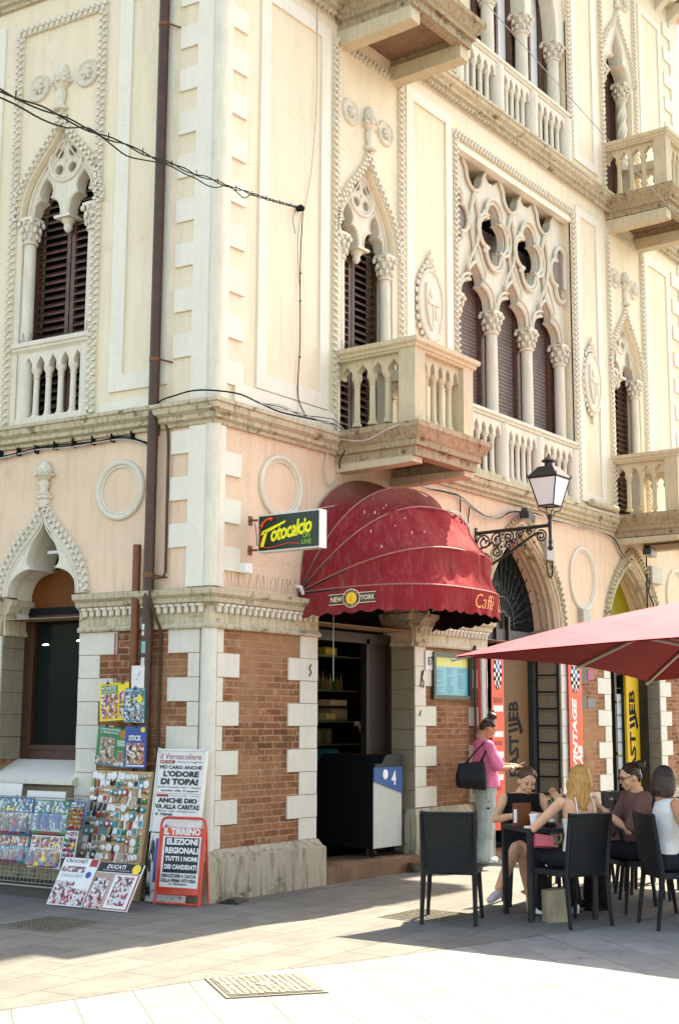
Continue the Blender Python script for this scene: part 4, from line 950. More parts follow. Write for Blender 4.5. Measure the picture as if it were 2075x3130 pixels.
def box_(name, label, x, y, z, w, h, d=.08, mat=None, fr=FR):
    b = solo(name, label, 'junction box', MB().box(-w/2, w/2, -d, 0, -h/2, h/2).box(-w/2+.01, w/2-.01, -d-.004, -d, -h/2+.01, h/2-.01), mat or plain('grey plastic box', (.40, .38, .32), .6, var=.08), fr @ T(x, y, z)); return b
box_('junction_box', 'grey junction box with a looped cable beneath the street lantern', 6.62, -.0, 3.88, .22, .3); box_('junction_box', 'pale box under the plaster oval between the arches', 7.66, 0, 3.05, .24, .2)
box_('junction_box', 'grey meter box to the right of the second arch', 10.15, 0, 3.85, .42, .26); box_('sensor_box', 'small white sensor box on the plaster under the hanging sign', .43, -.028, 3.03, .1, .09, .07, M_WHITE)
solo('cable_loop', 'black cable loop hanging below the junction box beside the first arch', 'cable', MB().tube(smooth_path([(6.62, -.05, 4.25), (6.66, -.05, 4.0), (6.72, -.05, 3.6), (6.65, -.05, 3.5), (6.56, -.05, 3.6), (6.58, -.05, 3.75)]), .009, 6), M_CABLE)
solo('cable_loop', 'black cables hanging from the meter box right of the second arch', 'cable', MB().tube([(9.85, -.04, 4.25), (9.82, -.04, 3.2)], .012, 6).tube(smooth_path([(9.95, -.04, 3.8), (9.9, -.04, 3.55), (10.05, -.04, 3.4), (9.95, -.04, 3.2)]), .01, 6), M_CABLE)
solo('pipe_end', 'rolled weathered pipe lying on the string course beside the far balcony', 'pipe', MB().tube([(7.85, -.11, 4.68), (8.66, -.11, 4.68)], .055, 12), M_STRING)
# bird spikes
mb = MB()
for i in range(110):
    x = 1.95+i*.0105; y = -.02-random.random()*.6; mb.tube([(x, -.06-.9*(i/110)*0, 5.52), (x+random.uniform(-.05, .05), -.06+random.uniform(-.05, .05), 5.63)], .0018, 3)
solo('bird_spikes', 'thin metal bird spikes along the rail of the first balcony', 'bird spikes', mb, M_CABLE)
mb = MB()
for i in range(45): x = .12+i*.029; mb.tube([(x, -.12, 2.83), (x+random.uniform(-.05, .05), -.12+random.uniform(-.05, .05), 2.97)], .0013, 3)
for i in range(60): x = -.5-i*.03; 
solo('bird_spikes', 'thin metal bird spikes along the cornice below the hanging sign', 'bird spikes', mb, M_CABLE)
mb = MB()
for i in range(40): s = 1.62+i*.024; mb.tube([Lp(s, .0, 5.5), Lp(s+random.uniform(-.05, .05), random.uniform(-.04, .04), 5.62)], .0018, 3)
solo('bird_spikes', 'thin metal bird spikes on the sill of the left facade window', 'bird spikes', mb, M_CABLE)
# ================================================================ door side things
Mn = thing('menu_board', 'framed blue and yellow menu board on the brick beside the cafe door', 'menu board', T(4.18, -.0, 2.12)); I = Matrix.Identity(4)
mb = MB(); mb.prism([rect(-.42, .42, -.27, .27), rect(-.37, .37, -.22, .22)], -.05, -.004); part('frame', mb, plain('dark green frame', (.02, .03, .025), .4), Mn, I)
part('sheet', MB().box(-.37, .37, -.02, -.012, -.22, .11), flat('blue menu sheet', (.10, .36, .44), .3), Mn, I); part('heading', MB().box(-.37, .37, -.02, -.012, .11, .22), flat('yellow menu heading', (.50, .48, .12), .3), Mn, I)
mb = MB()
for i in range(15):
    for c in range(3):
        if random.random() < .85: w = random.uniform(.08, .17); x = -.34+c*.24; mb.box(x, x+w, -.0225, -.0205, .085-i*.02, .091-i*.02)
part('menu_text', mb, flat('menu text', (.06, .16, .22)), Mn, I)
num = thing('house_number', 'small white tile with number 87 on the door pilaster', 'house number', T(3.70, -.018, 2.29)); part('tile', MB().box(-.085, .085, -.01, 0, -.11, .11), flat('white tile', (.6, .58, .52)), num, I); part('digits', MB().text('87', .10, .10, T(.01, -.012, -.01), bold=.01), M_BLACK, num, I)
# folded parasol cloth by the first arch
mb = MB()
for k, (x0, x1, c) in enumerate(((4.63, 4.70, 0), (4.70, 4.80, 1), (4.80, 4.84, 0))):
    vs = [(lerp(x0, x1, i/4)+(1-z)*.04, -.10-.02*sin(i*1.6+k*2), .15+2.3*z) for z in (0, .25, .5, .75, 1) for i in range(5)]
    mb.add(vs, [(j*5+i, j*5+i+1, (j+1)*5+i+1, (j+1)*5+i) for j in range(4) for i in range(4)], mi=c)
mb.tube([(4.62, -.08, .02), (4.62, -.08, 2.5)], .018, 8, mi=2)
solo('folded_banner', 'furled red and white cloth on a dark pole between the brick and the first arch', 'banner', mb, [flat('banner red', (.38, .03, .015)), flat('banner white', (.55, .52, .48)), M_IRON])
MO = flat('banner orange red', (.72, .075, .03), .5)
def checks(mb, x, z, w, h, y, mi1, mi2, mi3):
    mb.add([(x+w*.5*cos(a)*1.15, y+.001, z+h*.5*sin(a)*1.08) for a in [i*pi/12 for i in range(24)]], [tuple(range(24))], mi=mi3)
    mb.add([(x+w*.5*cos(a), y, z+h*.5*sin(a)) for a in [i*pi/12 for i in range(24)]], [tuple(range(24))], mi=mi1)
    for r in range(8):
        zz = z-h*.5+h*(r+.5)/8; hw = w*.5*sqrt(max(0, 1-((zz-z)/(h*.5))**2)); n = 4
        for k in range(n):
            if (k+r) % 2 == 0: a = -hw+2*hw*k/n; mb.box(x+a, x+a+2*hw/n, y-.003, y-.001, zz-h/16, zz+h/16, mi=mi2 if r < 4 else (5 if k % 3 else mi2))
def vbanner(label, x0, x1, y, z0, z1, kind):
    B = thing('banner', label, 'banner', None, 'orange vertical banners beside the first arch')
    part('cloth', MB().box(x0, x1, y-.004, y+.004, z0, z1), MO, B); xm = (x0+x1)/2; w = x1-x0; mb = MB(); y -= .005
    checks(mb, xm, z1-.30, w*.66, .40, y-.001, 0, 1, 3)
    if kind == 0:
        for i, (z, wd, hh, mi) in enumerate(((1.86, .7, .07, 4), (1.76, .8, .075, 0), (1.45, .8, .07, 0), (1.34, .6, .05, 4), (1.20, .8, .08, 0), (1.05, .5, .06, 4), (.93, .75, .07, 0), (.80, .3, .05, 4))): mb.box(xm-w*wd/2, xm+w*wd/2, y-.002, y, z-hh/2, z+hh/2, mi=mi)
    else:
        mb.text('VINTAGE', .95, w*.36, T(xm-.05, y-.002, 1.45) @ RY(-pi/2), 0, .05, .2); mb.text('LAB', .34, w*.36, T(xm+.10, y-.002, 1.12) @ RY(-pi/2), 0, .05, .2)
    part('print', mb, [flat('banner print white', (.7, .68, .62)), M_BLACK, flat('banner print blue', (.05, .12, .45)), flat('banner ring red', (.5, .03, .02)), flat('banner print rust', (.35, .04, .02)), flat('banner print blue', (.05, .12, .45))], B, fix=False)
vbanner('orange banner with chequered oval and white bars at the left edge of the first arch', 5.12, 5.42, -.01, .3, 2.5, 0)
vbanner('orange banner with large white vertical lettering at the right edge of the first arch', 7.11, 7.50, -.05, .75, 2.5, 1)
B = thing('shop_panel', 'dull brown shop panel with black vertical lettering inside the first arch', 'sign'); part('panel', MB().box(5.92, 6.62, .30, .34, .1, 2.60), flat('ochre shop panel', (.115, .042, .006), .5), B)
mb = MB(); FZ0 = MB(); FZ0.text('FAST', .50, .24, T(0, .296, .25) @ RY(-pi/2), 0, .03); FZ0.text('EB', .24, .24, T(0, .296, .80) @ RY(-pi/2), 0, .03); FZ0.prism([(-.12, .53), (-.12, .57), (.10, .60), (.10, .56)], .293, .297); FZ0.prism([(-.12, .60), (-.12, .64), (.12, .67), (.12, .63)], .293, .297); FZ0.prism([(-.12, .665), (-.12, .71), (.12, .73), (.24, .55), (.17, .52), (.10, .68)], .293, .297); mb.add(FZ0.v, FZ0.f, T(6.22, 0, .90) @ SCL(1.05, 1, 1.05))
part('lettering', mb, M_BLACK, B)
B = thing('shop_panel', 'bright yellow shop panel with black vertical lettering in the second arch', 'sign'); part('panel', MB().box(9.61, 10.06, .25, .29, .1, 2.55), flat('yellow shop panel', (.60, .36, .012), .5), B)
mb = MB(); mb.add(FZ0.v, FZ0.f, T(9.80, -.05, .72) @ SCL(.85, 1, 1.48))
part('lettering', mb, M_BLACK, B); part('edge', MB().box(10.06, 10.10, .1, .29, .1, 2.55), M_IRON, B)
for lb, b4, c in (('tall brown notice on the brick right of the lettered orange banner', (7.55, 7.76, 2.12, 2.36), (.10, .08, .06)), ('pink notice on the brick between the arches', (7.8, 7.98, 2.18, 2.32), (.32, .08, .17)), ('small brown notice lower on the brick beside the lettered orange banner', (7.56, 7.72, 1.78, 1.97), (.11, .10, .075)), ('grey notice beside the quoins of the second arch', (7.78, 8.0, 1.80, 1.93), (.15, .15, .15))): solo('notice', lb, 'notice', MB().box(b4[0], b4[1], -.006, -.001, b4[2], b4[3]), flat(lb[:30], c))
mb = MB()
def scrawl(pts, o, fr=FR): mb.tube([fr @ Vector((x, -.026 if fr is FR else -.03, z)) for x, z in pts], .006, 5)
scrawl([(3.55, 2.16), (3.53, 2.05), (3.51, 1.98)], 0); scrawl([(3.58, 2.18), (3.54, 2.08), (3.58, 2.04), (3.56, 1.97)], 0); scrawl([(3.52, 1.72), (3.49, 1.66)], 0); scrawl([(1.50, 2.16), (1.47, 2.12), (1.50, 2.08), (1.47, 2.04)], 0)
solo('graffiti', 'small black scrawls on the pale quoins either side of the cafe door', 'graffiti', mb, M_BLACK)
# ================================================================ freezer in the doorway and goods inside
FZ = thing('ice_cream_freezer', 'white ice cream freezer with blue panel and figure 4 standing in the cafe doorway', 'freezer', T(2.98, .30, .16) @ RZ(.0)); w = .27
M_FZ = plain('freezer white', (.42, .42, .39), .4, var=.06); FB = flat('freezer blue', (.01, .075, .23), .5)
part('body', MB().box(-w, w, -.24, .6, .10, .95), M_FZ, FZ, I)
part('side', MB().box(-w-.012, -w-.002, -.24, .6, .10, 1.0), M_BLACK, FZ, I)
mb = MB(); mb.prism([(-w, .95), (w, .95), (w, 1.08), (-.05, 1.08), (-.1, 1.04), (-.14, .985), (-w, .985)], -.26, .6); part('lid', mb, plain('freezer lid', (.008, .011, .012), .4, .2), FZ, I)
part('blue_panel', MB().prism([(-w, .95), (w, .95), (w, .66), (-w, .80)], -.25, -.241), FB, FZ, I)
mb = MB(); mb.text('4', .09, .15, T(.10, -.253, .83), 0, .02); mb.ball((-.06, -.252, .87), (.05, .004, .055), 12); part('print', mb, M_WHITE, FZ, I)
mb = MB()
for x in (-.2, .2): mb.lathe([(.04, -.015), (.045, 0), (.04, .015)], 12, T(x, -.18, .05) @ RY(pi/2)); mb.box(x-.02, x+.02, -.2, -.16, .05, .11)
part('castor', mb, M_IRON, FZ, I)
def shelf(label, z, items, x0=.98, x1=4.5, y=2.6):
    S = solo('shelf', label, 'shelf', MB().box(x0, x1, y, y+.35, z, z+.02), plain('pale shelf edge', (.16, .20, .15), .4)); return S
shelf('lit shelf edge of the cafe back counter, upper one', 1.58, 0, 3.6, 4.7, 1.6); shelf('lit shelf edge of the cafe back counter, lower one', 1.30, 0, 3.6, 4.7, 1.6); shelf('lit shelf edge of the cafe back counter, lowest one', 1.07, 0, 3.6, 4.7, 1.6)
def goods(name, label, cat, x, y, z, w, d, h, col):
    mb = MB(); mb.box(-w/2, w/2, -d/2, d/2, 0, h); mb.box(-w/2+.02, w/2-.02, -d/2-.004, -d/2, h*.2, h*.8, mi=1); return solo(name, label, cat, mb, [flat(label[:20], col), flat(label[:19]+'2', mul(col, 1.8))], T(x, y, z))
goods('box', 'long pale box on the upper cafe shelf', 'box', 4.22, 1.75, 1.78, .36, .2, .08, (.5, .42, .3)); goods('box', 'grey parcel with a dark print on the upper cafe shelf', 'box', 4.24, 1.75, 1.605, .34, .2, .15, (.34, .27, .2))
goods('paper_bag', 'cream paper bag on the upper cafe shelf', 'bag', 4.0, 1.7, 1.605, .22, .2, .09, (.6, .45, .2)); goods('packet', 'left tan packet on the middle cafe shelf', 'packet', 3.88, 1.75, 1.325, .12, .1, .18, (.22, .19, .1)); goods('packet', 'right tan packet on the middle cafe shelf', 'packet', 4.09, 1.75, 1.325, .12, .1, .18, (.22, .19, .1))
goods('tin', 'teal display tin under the lower cafe shelf', 'tin', 4.06, 1.7, 1.10, .20, .2, .16, (.05, .25, .27)); goods('carton', 'yellow sweets carton at the top of the cafe wall', 'carton', 4.06, 1.75, 2.40, .24, .2, .1, (.3, .25, .05)); goods('pastry_box', 'orange box on the cafe counter behind the freezer', 'box', 3.78, .95, 1.115, .22, .2, .11, (.45, .15, .02))
shelf('pale shelf edge near the cafe ceiling', 2.38, 0, 3.6, 4.7, 1.65)
BTL = []
for i in range(11):
    x = 3.72+i*.075; c = [(.04, .10, .05), (.22, .10, .03), (.12, .12, .12), (.25, .22, .1)][i % 4]; h = .17+.03*((i*7) % 3)
    o = solo('glass_bottle', 'dim bottle standing on the high cafe shelf, %s from the door side' % ['first', 'second', 'third', 'fourth', 'fifth', 'sixth', 'seventh', 'eighth', 'ninth', 'tenth', 'eleventh'][i], 'bottle', MB().lathe([(.026, 0), (.028, h*.6), (.01, h*.75), (.01, h), (0, h)], 10), flat('dim bottle %d' % (i % 4), c, .2), T(x, 1.8, 1.98), 'bottles on the high cafe shelf')
shelf('pale shelf edge below the row of bottles', 1.96, 0, 3.6, 4.7, 1.7)
mb = MB(); mb.tube(smooth_path([(3.42, .82, 1.56), (3.48, .8, 1.56), (3.56, .8, 1.4), (3.575, .8, 1.10)]), .026, 8)
solo('beer_tap', 'curved pale beer tap on the dark cafe counter', 'beer tap', mb, plain('pale tap', (.55, .45, .42), .3)); solo('counter', 'dark counter inside the cafe door', 'counter', MB().box(3.0, 4.3, .75, 1.3, .16, 1.08).box(2.98, 4.32, .72, 1.32, 1.08, 1.10), plain('dark counter', (.012, .012, .012), .4))
pl = bpy.data.lights.new('cafe_lamp', 'POINT'); pl.energy = .7; pl.color = (1, .8, .5); pl.shadow_soft_size = .08; po = bpy.data.objects.new('cafe_lamp', pl); COL.objects.link(po); po.location = (3.75, 1.1, 2.62)
mb = MB()
for x, y, z in ((3.55, 1.0, 2.70), (3.75, 1.09, 2.72)): mb.box(x, x+.14, y, y+.03, z, z+.012)
solo('ceiling_lamp', 'thin warm ceiling lamps glowing inside the cafe', 'lamp', mb, M_GLOW)
solo('basket', 'small woven basket on the pavement by the cafe step', 'basket', MB().lathe([(.10, 0), (.14, .09), (.15, .10), (.13, .095), (.09, .015), (0, .01)], 18, T(3.24, -.20, .004) @ SCL(1.2, .8, 1)), plain('wicker', (.22, .16, .1), .8, var=.4, scale=40))
solo('drain_cap', 'small dark metal plate lying by the foot of the plinth', 'metal plate', MB().box(-.12, .12, -.09, .09, .004, .02).box(-.08, .1, -.05, .05, .02, .035), M_IRON, T(.12, -.25, 0) @ RZ(.3))
# manholes
def manhole(label, M, kind):
    H_ = thing('manhole_cover', label, 'manhole cover', M); fm = plain('manhole iron', (.10, .085, .06), .6, var=.3) if kind != 1 else plain('worn cobble', (.20, .18, .14), .8, var=.3)
    mb = MB(); mb.prism([rect(-.31, .31, -.31, .31), rect(-.285, .285, -.285, .285)], -.011, .0, RX(pi/2) @ SCL(1, 1, 1)); part('frame', mb, plain('frame iron', (.12, .11, .09), .6), H_, I)
    part('lid', MB().box(-.285, .285, -.285, .285, .0, .004), plain('joint sand', (.10, .09, .07), .9), H_, I); mb = MB(); n = 14 if kind != 1 else 13
    for i in range(n):
        for j in range(n):
            if kind == 1 and 4 < i < 8 and 4 < j < 8: continue
            s = .55/n; x = -.275+(i+.5)*s+random.uniform(-.003, .003); y = -.275+(j+.5)*s+random.uniform(-.003, .003); q = s*(.40 if kind == 1 else .3); mb.cbox((x, y, .006), (q, q*random.uniform(.8, 1.1), .003), RZ(0))
    if kind == 1: mb.lathe([(.055, .004), (.055, .010), (.04, .011), (.0, .009)], 20)
    part('studs', mb, fm, H_, I)
manhole('square manhole cover filled with small pale cobbles in the sunlit street', T(-2.553, -2.827, .008) @ RZ(radians(-36)), 1)
manhole('square dark iron manhole cover in the shade at the left', T(-1.73, .03, .008) @ RZ(radians(6)), 0); manhole('iron manhole cover in the sun behind the empty wicker chair', T(.50, -2.06, .008) @ RZ(radians(0)) , 0)
# the neighbour
solo('neighbouring_house', 'coral pink neighbouring house beyond the palazzo', 'building', MB().box(12.32, 22, .6, 9, 0, 13.2).box(12.5, 13.3, .56, .6, 5, 7).box(12.32, 22, .45, .6, 4.4, 4.6), stained('coral plaster', (.62, .20, .15), (.4, .14, .1), .5, 1.5, .3))
# ================================================================ newsstand goods along the left facade
def W3(s, o, z): p = LD*s+LN*o; return Vector((p.x, p.y, z))
def cardM(bl, br, tl):
    O = W3(*bl); X = (W3(*br)-O); w = X.length; X.normalize(); Z = W3(*tl)-O; Z -= X*Z.dot(X); h = Z.length; Z.normalize(); Y = Z.cross(X)
    return Matrix(((X.x, Y.x, Z.x, O.x), (X.y, Y.y, Z.y, O.y), (X.z, Y.z, Z.z, O.z), (0, 0, 0, 1))), w, h
PAL_C = [(.55, .05, .04), (.05, .12, .45), (.75, .55, .03), (.04, .30, .12), (.65, .62, .58), (.45, .06, .30), (.03, .35, .45), (.70, .25, .03), (.02, .02, .03), (.35, .22, .12), (.62, .40, .30), (.12, .07, .30)]
PM = [flat('print ink %d' % i, c if i in (2, 4) else mul(c, .6), .45) for i, c in enumerate(PAL_C)]
def busy(name, stops, sc=42):
    t = NT(name); vo = t.node('ShaderNodeTexVoronoi', i_Scale=sc); nz = t.node('ShaderNodeTexNoise', i_Scale=sc*.35, i_Detail=5.); t.link(t.co, nz.inputs['Vector'])
    ds = t.node('ShaderNodeVectorMath', operation='SCALE'); ds.inputs['Scale'].default_value = .05; t.link(nz.outputs['Color'], ds.inputs[0]); ad = t.node('ShaderNodeVectorMath', operation='ADD'); t.link(t.co, ad.inputs[0]); t.link(ds.outputs[0], ad.inputs[1]); t.link(ad.outputs[0], vo.inputs['Vector'])
    sx = t.node('ShaderNodeSeparateXYZ'); t.link(vo.outputs['Color'], sx.inputs[0]); f = t.math('ADD', t.math('MULTIPLY', sx.outputs[0], .6), t.math('MULTIPLY', nz.outputs['Fac'], .4))
    c = t.ramp(f, stops); c = t.mix(t.ramp(sx.outputs[1], [(.75, 0.), (.8, .8)]), c, (.62, .60, .56)); c = t.mix(t.ramp(sx.outputs[2], [(.78, 0.), (.84, .85)]), c, (.02, .02, .03)); return t.out(c, .3, .5)
PM += [busy('busy cool picture', [(.25, (.02, .05, .16)), (.45, (.05, .22, .35)), (.6, (.35, .45, .5)), (.72, (.12, .25, .06)), (.85, (.3, .1, .05))]),
       busy('busy warm picture', [(.25, (.12, .02, .06)), (.42, (.5, .18, .02)), (.55, (.6, .42, .1)), (.7, (.35, .06, .12)), (.85, (.1, .03, .2))]),
       busy('busy brown picture', [(.25, (.05, .03, .02)), (.45, (.25, .15, .08)), (.6, (.45, .36, .25)), (.8, (.12, .10, .06))]),
       busy('busy red picture', [(.25, (.05, .02, .02)), (.42, (.45, .04, .04)), (.55, (.6, .4, .36)), (.7, (.5, .48, .45)), (.85, (.1, .1, .1))])]
INK = dict(cool=12, warm=13, umber=14, rouge=15, red=0, blue=1, yellow=2, green=3, white=4, magenta=5, teal=6, orange=7, black=8, brown=9, skin=10, violet=11)
def collage(mb, x0, x1, z0, z1, n, cols, rng, y=-.004, smin=.15, smax=.4):
    W_, H_ = x1-x0, z1-z0; n = int(n*3.2); smin *= .35; smax *= .75; cols = list(cols)+['white', 'black']
    for k in range(n):
        a = rng.uniform(smin, smax)*W_*.5; b = rng.uniform(smin, smax)*H_*.5; cx = rng.uniform(x0+a, x1-a); cz = rng.uniform(z0+b, z1-b); m = rng.randint(5, 9); ph = rng.uniform(0, 6)
        mb.add([(cx+a*rng.uniform(.6, 1)*cos(ph+2*pi*i/m), y-.00006*k, cz+b*rng.uniform(.6, 1)*sin(ph+2*pi*i/m)) for i in range(m)], [tuple(range(m))], mi=INK[rng.choice(cols)])
def rc(mb, x0, x1, z0, z1, c, y=-.003): mb.add([(x0, y, z0), (x1, y, z0), (x1, y, z1), (x0, y, z1)], [(0,1,2,3)], mi=INK[c])
def tx(mb, s, x, z, w, h, c, y=-.006, bold=.02, shear=0., sp=1.): mb.text(s, w, h, T(x, y, z), INK[c], bold, shear, sp=sp)
def mag(name, label, cat, bl, br, tl, base, draw, clip=True, group=None, th=.006):
    M, w, h = cardM(bl, br, tl); o = thing(name, label, cat, M, group); I = Matrix.Identity(4)
    part('cover', MB().box(0, w, 0, th, 0, h), PM[INK[base]], o, I)
    mb = MB(); draw(mb, w, h, random.Random(label)); part('print', mb, PM, o, I, fix=False)
    if clip:
        mb = MB()
        for f in (.28, .8) if w > .28 else (.5,): mb.box(w*f-.012, w*f+.012, -.008, .012, h-.012, h+.008); mb.tube([(w*f-.008, 0, h+.008), (w*f, 0, h+.03), (w*f+.008, 0, h+.008)], .003, 4)
        part('clip', mb, M_IRON, o, I)
    return o
def d1(mb, w, h, R):
    rc(mb, .02, w*.62, h*.72, h*.93, 'green'); tx(mb, 'MONETE', w*.32, h*.86, w*.5, h*.09, 'white'); tx(mb, '& BANCONOTE', w*.32, h*.77, w*.52, h*.06, 'white')
    tx(mb, 'SCOPRI LA COLLEZIONE', w*.5, h*.965, w*.8, h*.025, 'green', bold=.005)
    rc(mb, .02, w*.62, h*.06, h*.70, 'warm')
    rc(mb, w*.67, w*.97, h*.44, h*.76, 'warm'); rc(mb, w*.67, w*.97, h*.06, h*.40, 'umber')
def d2(mb, w, h, R):
    rc(mb, .01, w-.01, .01, h-.01, 'cool', -.002); collage(mb, .03, w-.03, h*.4, h*.8, 5, ['white', 'green', 'skin'], R); rc(mb, .0, w, 0, h*.36, 'cool', -.007); collage(mb, .01, w-.01, .02, h*.34, 10, ['white', 'skin', 'orange'], R, -.0085)
    tx(mb, 'PUZZLE', w*.45, h*.86, w*.5, h*.1, 'blue', -.012); mb.add([(w*.78+.035*cos(a), -.012, h*.68+.035*sin(a)) for a in [i*.5 for i in range(13)]], [tuple(range(13))], mi=2)
def d3(mb, w, h, R):
    tx(mb, 'CAPOLAVORI', w*.42, h*.93, w*.66, h*.06, 'white'); tx(mb, 'in MINIATURA', w*.42, h*.85, w*.6, h*.055, 'white'); rc(mb, 0, w, 0, h*.22, 'umber', -.002)
    rc(mb, w*.12, w*.6, h*.1, h*.72, 'skin'); rc(mb, w*.16, w*.56, h*.16, h*.66, 'umber', -.004); rc(mb, w*.72, w*.9, h*.12, h*.42, 'skin'); rc(mb, w*.75, w*.87, h*.16, h*.38, 'brown', -.004)
    mb.add([(w*.86+.04*cos(a), -.004, h*.84+.04*sin(a)) for a in [i*.5 for i in range(13)]], [tuple(range(13))], mi=7); rc(mb, .01, w-.01, .0, .012, 'teal', -.004)
    for q in range(4): rc(mb, w*.68, w*.95, h*(.66-.04*q), h*(.68-.04*q), 'white')
def d4(mb, w, h, R):
    tx(mb, 'STICK', w*.5, h*.72, w*.62, h*.13, 'white', bold=.05); tx(mb, 'FUN', w*.3, h*.93, w*.4, h*.05, 'teal'); rc(mb, w*.08, w*.92, h*.10, h*.60, 'warm'); collage(mb, w*.1, w*.9, h*.14, h*.58, 4, ['teal', 'white'], R); rc(mb, w*.06, w*.94, h*.04, h*.075, 'white')
    mb.add([(w*.86+.025*cos(a), -.004, h*.92+.025*sin(a)) for a in [i*.5 for i in range(13)]], [tuple(range(13))], mi=2)
o1, o2 = .165, .175
MG = 'magazines clipped up on the drainpipes'
mag('magazine', 'yellow coin and banknote collecting magazine clipped beside the drainpipe', 'magazine', (1.13, o1, 1.585), (.78, o1, 1.60), (1.155, o1, 1.935), 'yellow', d1, group=MG)
mag('magazine', 'pale teal puzzle packet with round yellow sticker hung on the drainpipe', 'magazine', (.83, o2, 1.575), (.59, o2, 1.575), (.835, o2, 1.89), 'teal', d2, group=MG)
mag('magazine', 'dark green art magazine with pale title hung below the yellow one', 'magazine', (1.175, o1, 1.19), (.81, o1, 1.16), (1.125, o1, 1.545), 'green', d3, group=MG)
mag('magazine', 'blue sticker magazine with bright pictures hung on the pipe below the teal packet', 'magazine', (.81, o2, 1.16), (.565, o2, 1.16), (.82, o2, 1.54), 'blue', d4, group=MG)
mag('paper_notice', 'white paper sheet with a faint blue drawing taped to the drainpipe', 'notice', (.77, .16, 1.885), (.62, .16, 1.885), (.785, .16, 2.10), 'white', lambda mb, w, h, R: [rc(mb, w*.35+.004*k, w*.36+.004*k+.03*R.random(), h*(.4+.03*k), h*(.41+.03*k), 'teal') for k in range(12)], False)
solo('plastic_chain', 'thin red plastic chain hanging on the brick above the yellow magazine', 'chain', MB().tube([(W3(1.09, .03, 2.42-.01*i)+Vector((.004*sin(i*2.2), 0, 0))) for i in range(50)], .006, 5), PM[0])
# leaning newspaper placard
def dv(mb, w, h, R):
    z = lambda f: h*(1-f); tx(mb, 'il Vernacoliere', w*.48, z(.075), w*.88, h*.075, 'red', bold=-.005); rc(mb, .02, w*.36, z(.165), z(.125), 'red'); tx(mb, 'SPECIALE', w*.19, z(.145), w*.26, h*.022, 'white', -.008, .01); tx(mb, 'Aumenti esagerati', w*.68, z(.145), w*.54, h*.024, 'black', bold=.005)
    tx(mb, 'PIÙ CARO ANCHE', w*.5, z(.205), w*.9, h*.055, 'black', bold=.03); tx(mb, "L'ODORE", w*.52, z(.29), w*.76, h*.075, 'black', bold=.045); tx(mb, 'DI TOPA!', w*.5, z(.385), w*.8, h*.08, 'black', bold=.05)
    tx(mb, "Quello nostrale costa 'r doppio", w*.5, z(.455), w*.94, h*.025, 'black', bold=.01); tx(mb, 'anche alla Coppe!', w*.52, z(.497), w*.8, h*.03, 'black', bold=.02); rc(mb, .02, w-.02, z(.532), z(.528), 'red'); rc(mb, .02, w*.29, z(.572), z(.542), 'red'); tx(mb, "Miseria perfino 'n Cielo", w*.64, z(.557), w*.62, h*.02, 'black', bold=.0)
    tx(mb, 'ANCHE DIO', w*.5, z(.615), w*.84, h*.06, 'black', bold=.05); tx(mb, 'VA ALLA CARITAS', w*.5, z(.69), w*.95, h*.06, 'black', bold=.035); tx(mb, "Meno male mangia poo", w*.5, z(.745), w*.8, h*.025, 'black', bold=.01); tx(mb, "E TIENE", w*.24, z(.785), w*.36, h*.03, 'black', bold=.03)
    mb.v = mb.v
VM = mag('newspaper_placard', 'tall white newspaper placard with thin red title leaning on the corner quoins', 'placard', (.42, .245, .61), (-.10, .245, .61), (.455, .15, 1.33), 'white', dv, False, th=.02)
mb = MB(); mb.box(-.012, .0, -.012, .03, -.0, .745); mb.box(.518, .53, -.012, .03, 0, .735); mb.box(-.012, .53, -.012, .03, .722, .735); part('frame', mb, plain('aluminium frame', (.55, .55, .52), .35, .5, .3), VM, Matrix.Identity(4))
def dbin(mb, w, h, R):
    rc(mb, w*.16, w*.72, h*.28, h*.92, 'blue'); tx(mb, 'BAR', w*.4, h*.68, w*.3, h*.06, 'white'); tx(mb, 'GA', w*.4, h*.60, w*.3, h*.07, 'yellow')
    for k in range(10): mb.add([(w*(.16+.05*k), -.005, h*(.30+.012*k)), (w*(.2+.05*k), -.005, h*(.29+.012*k)), (w*.7, -.005, h*(.52-.02*k)), (w*.68, -.005, h*(.50-.02*k))], [(0,1,2,3)], mi=3 if k % 2 else 6)
    collage(mb, 0, w*.16, 0, h, 12, ['black', 'white'], R, smin=.3, smax=.7); collage(mb, 0, w, 0, h*.25, 12, ['black', 'white', 'black'], R, smin=.05, smax=.15)
mag('painted_board', 'grey paint spattered board with a blue poster behind the red news stand', 'board', (.43, .30, .01), (.02, .30, .01), (.46, .235, .60), 'white', dbin, False, th=.05)
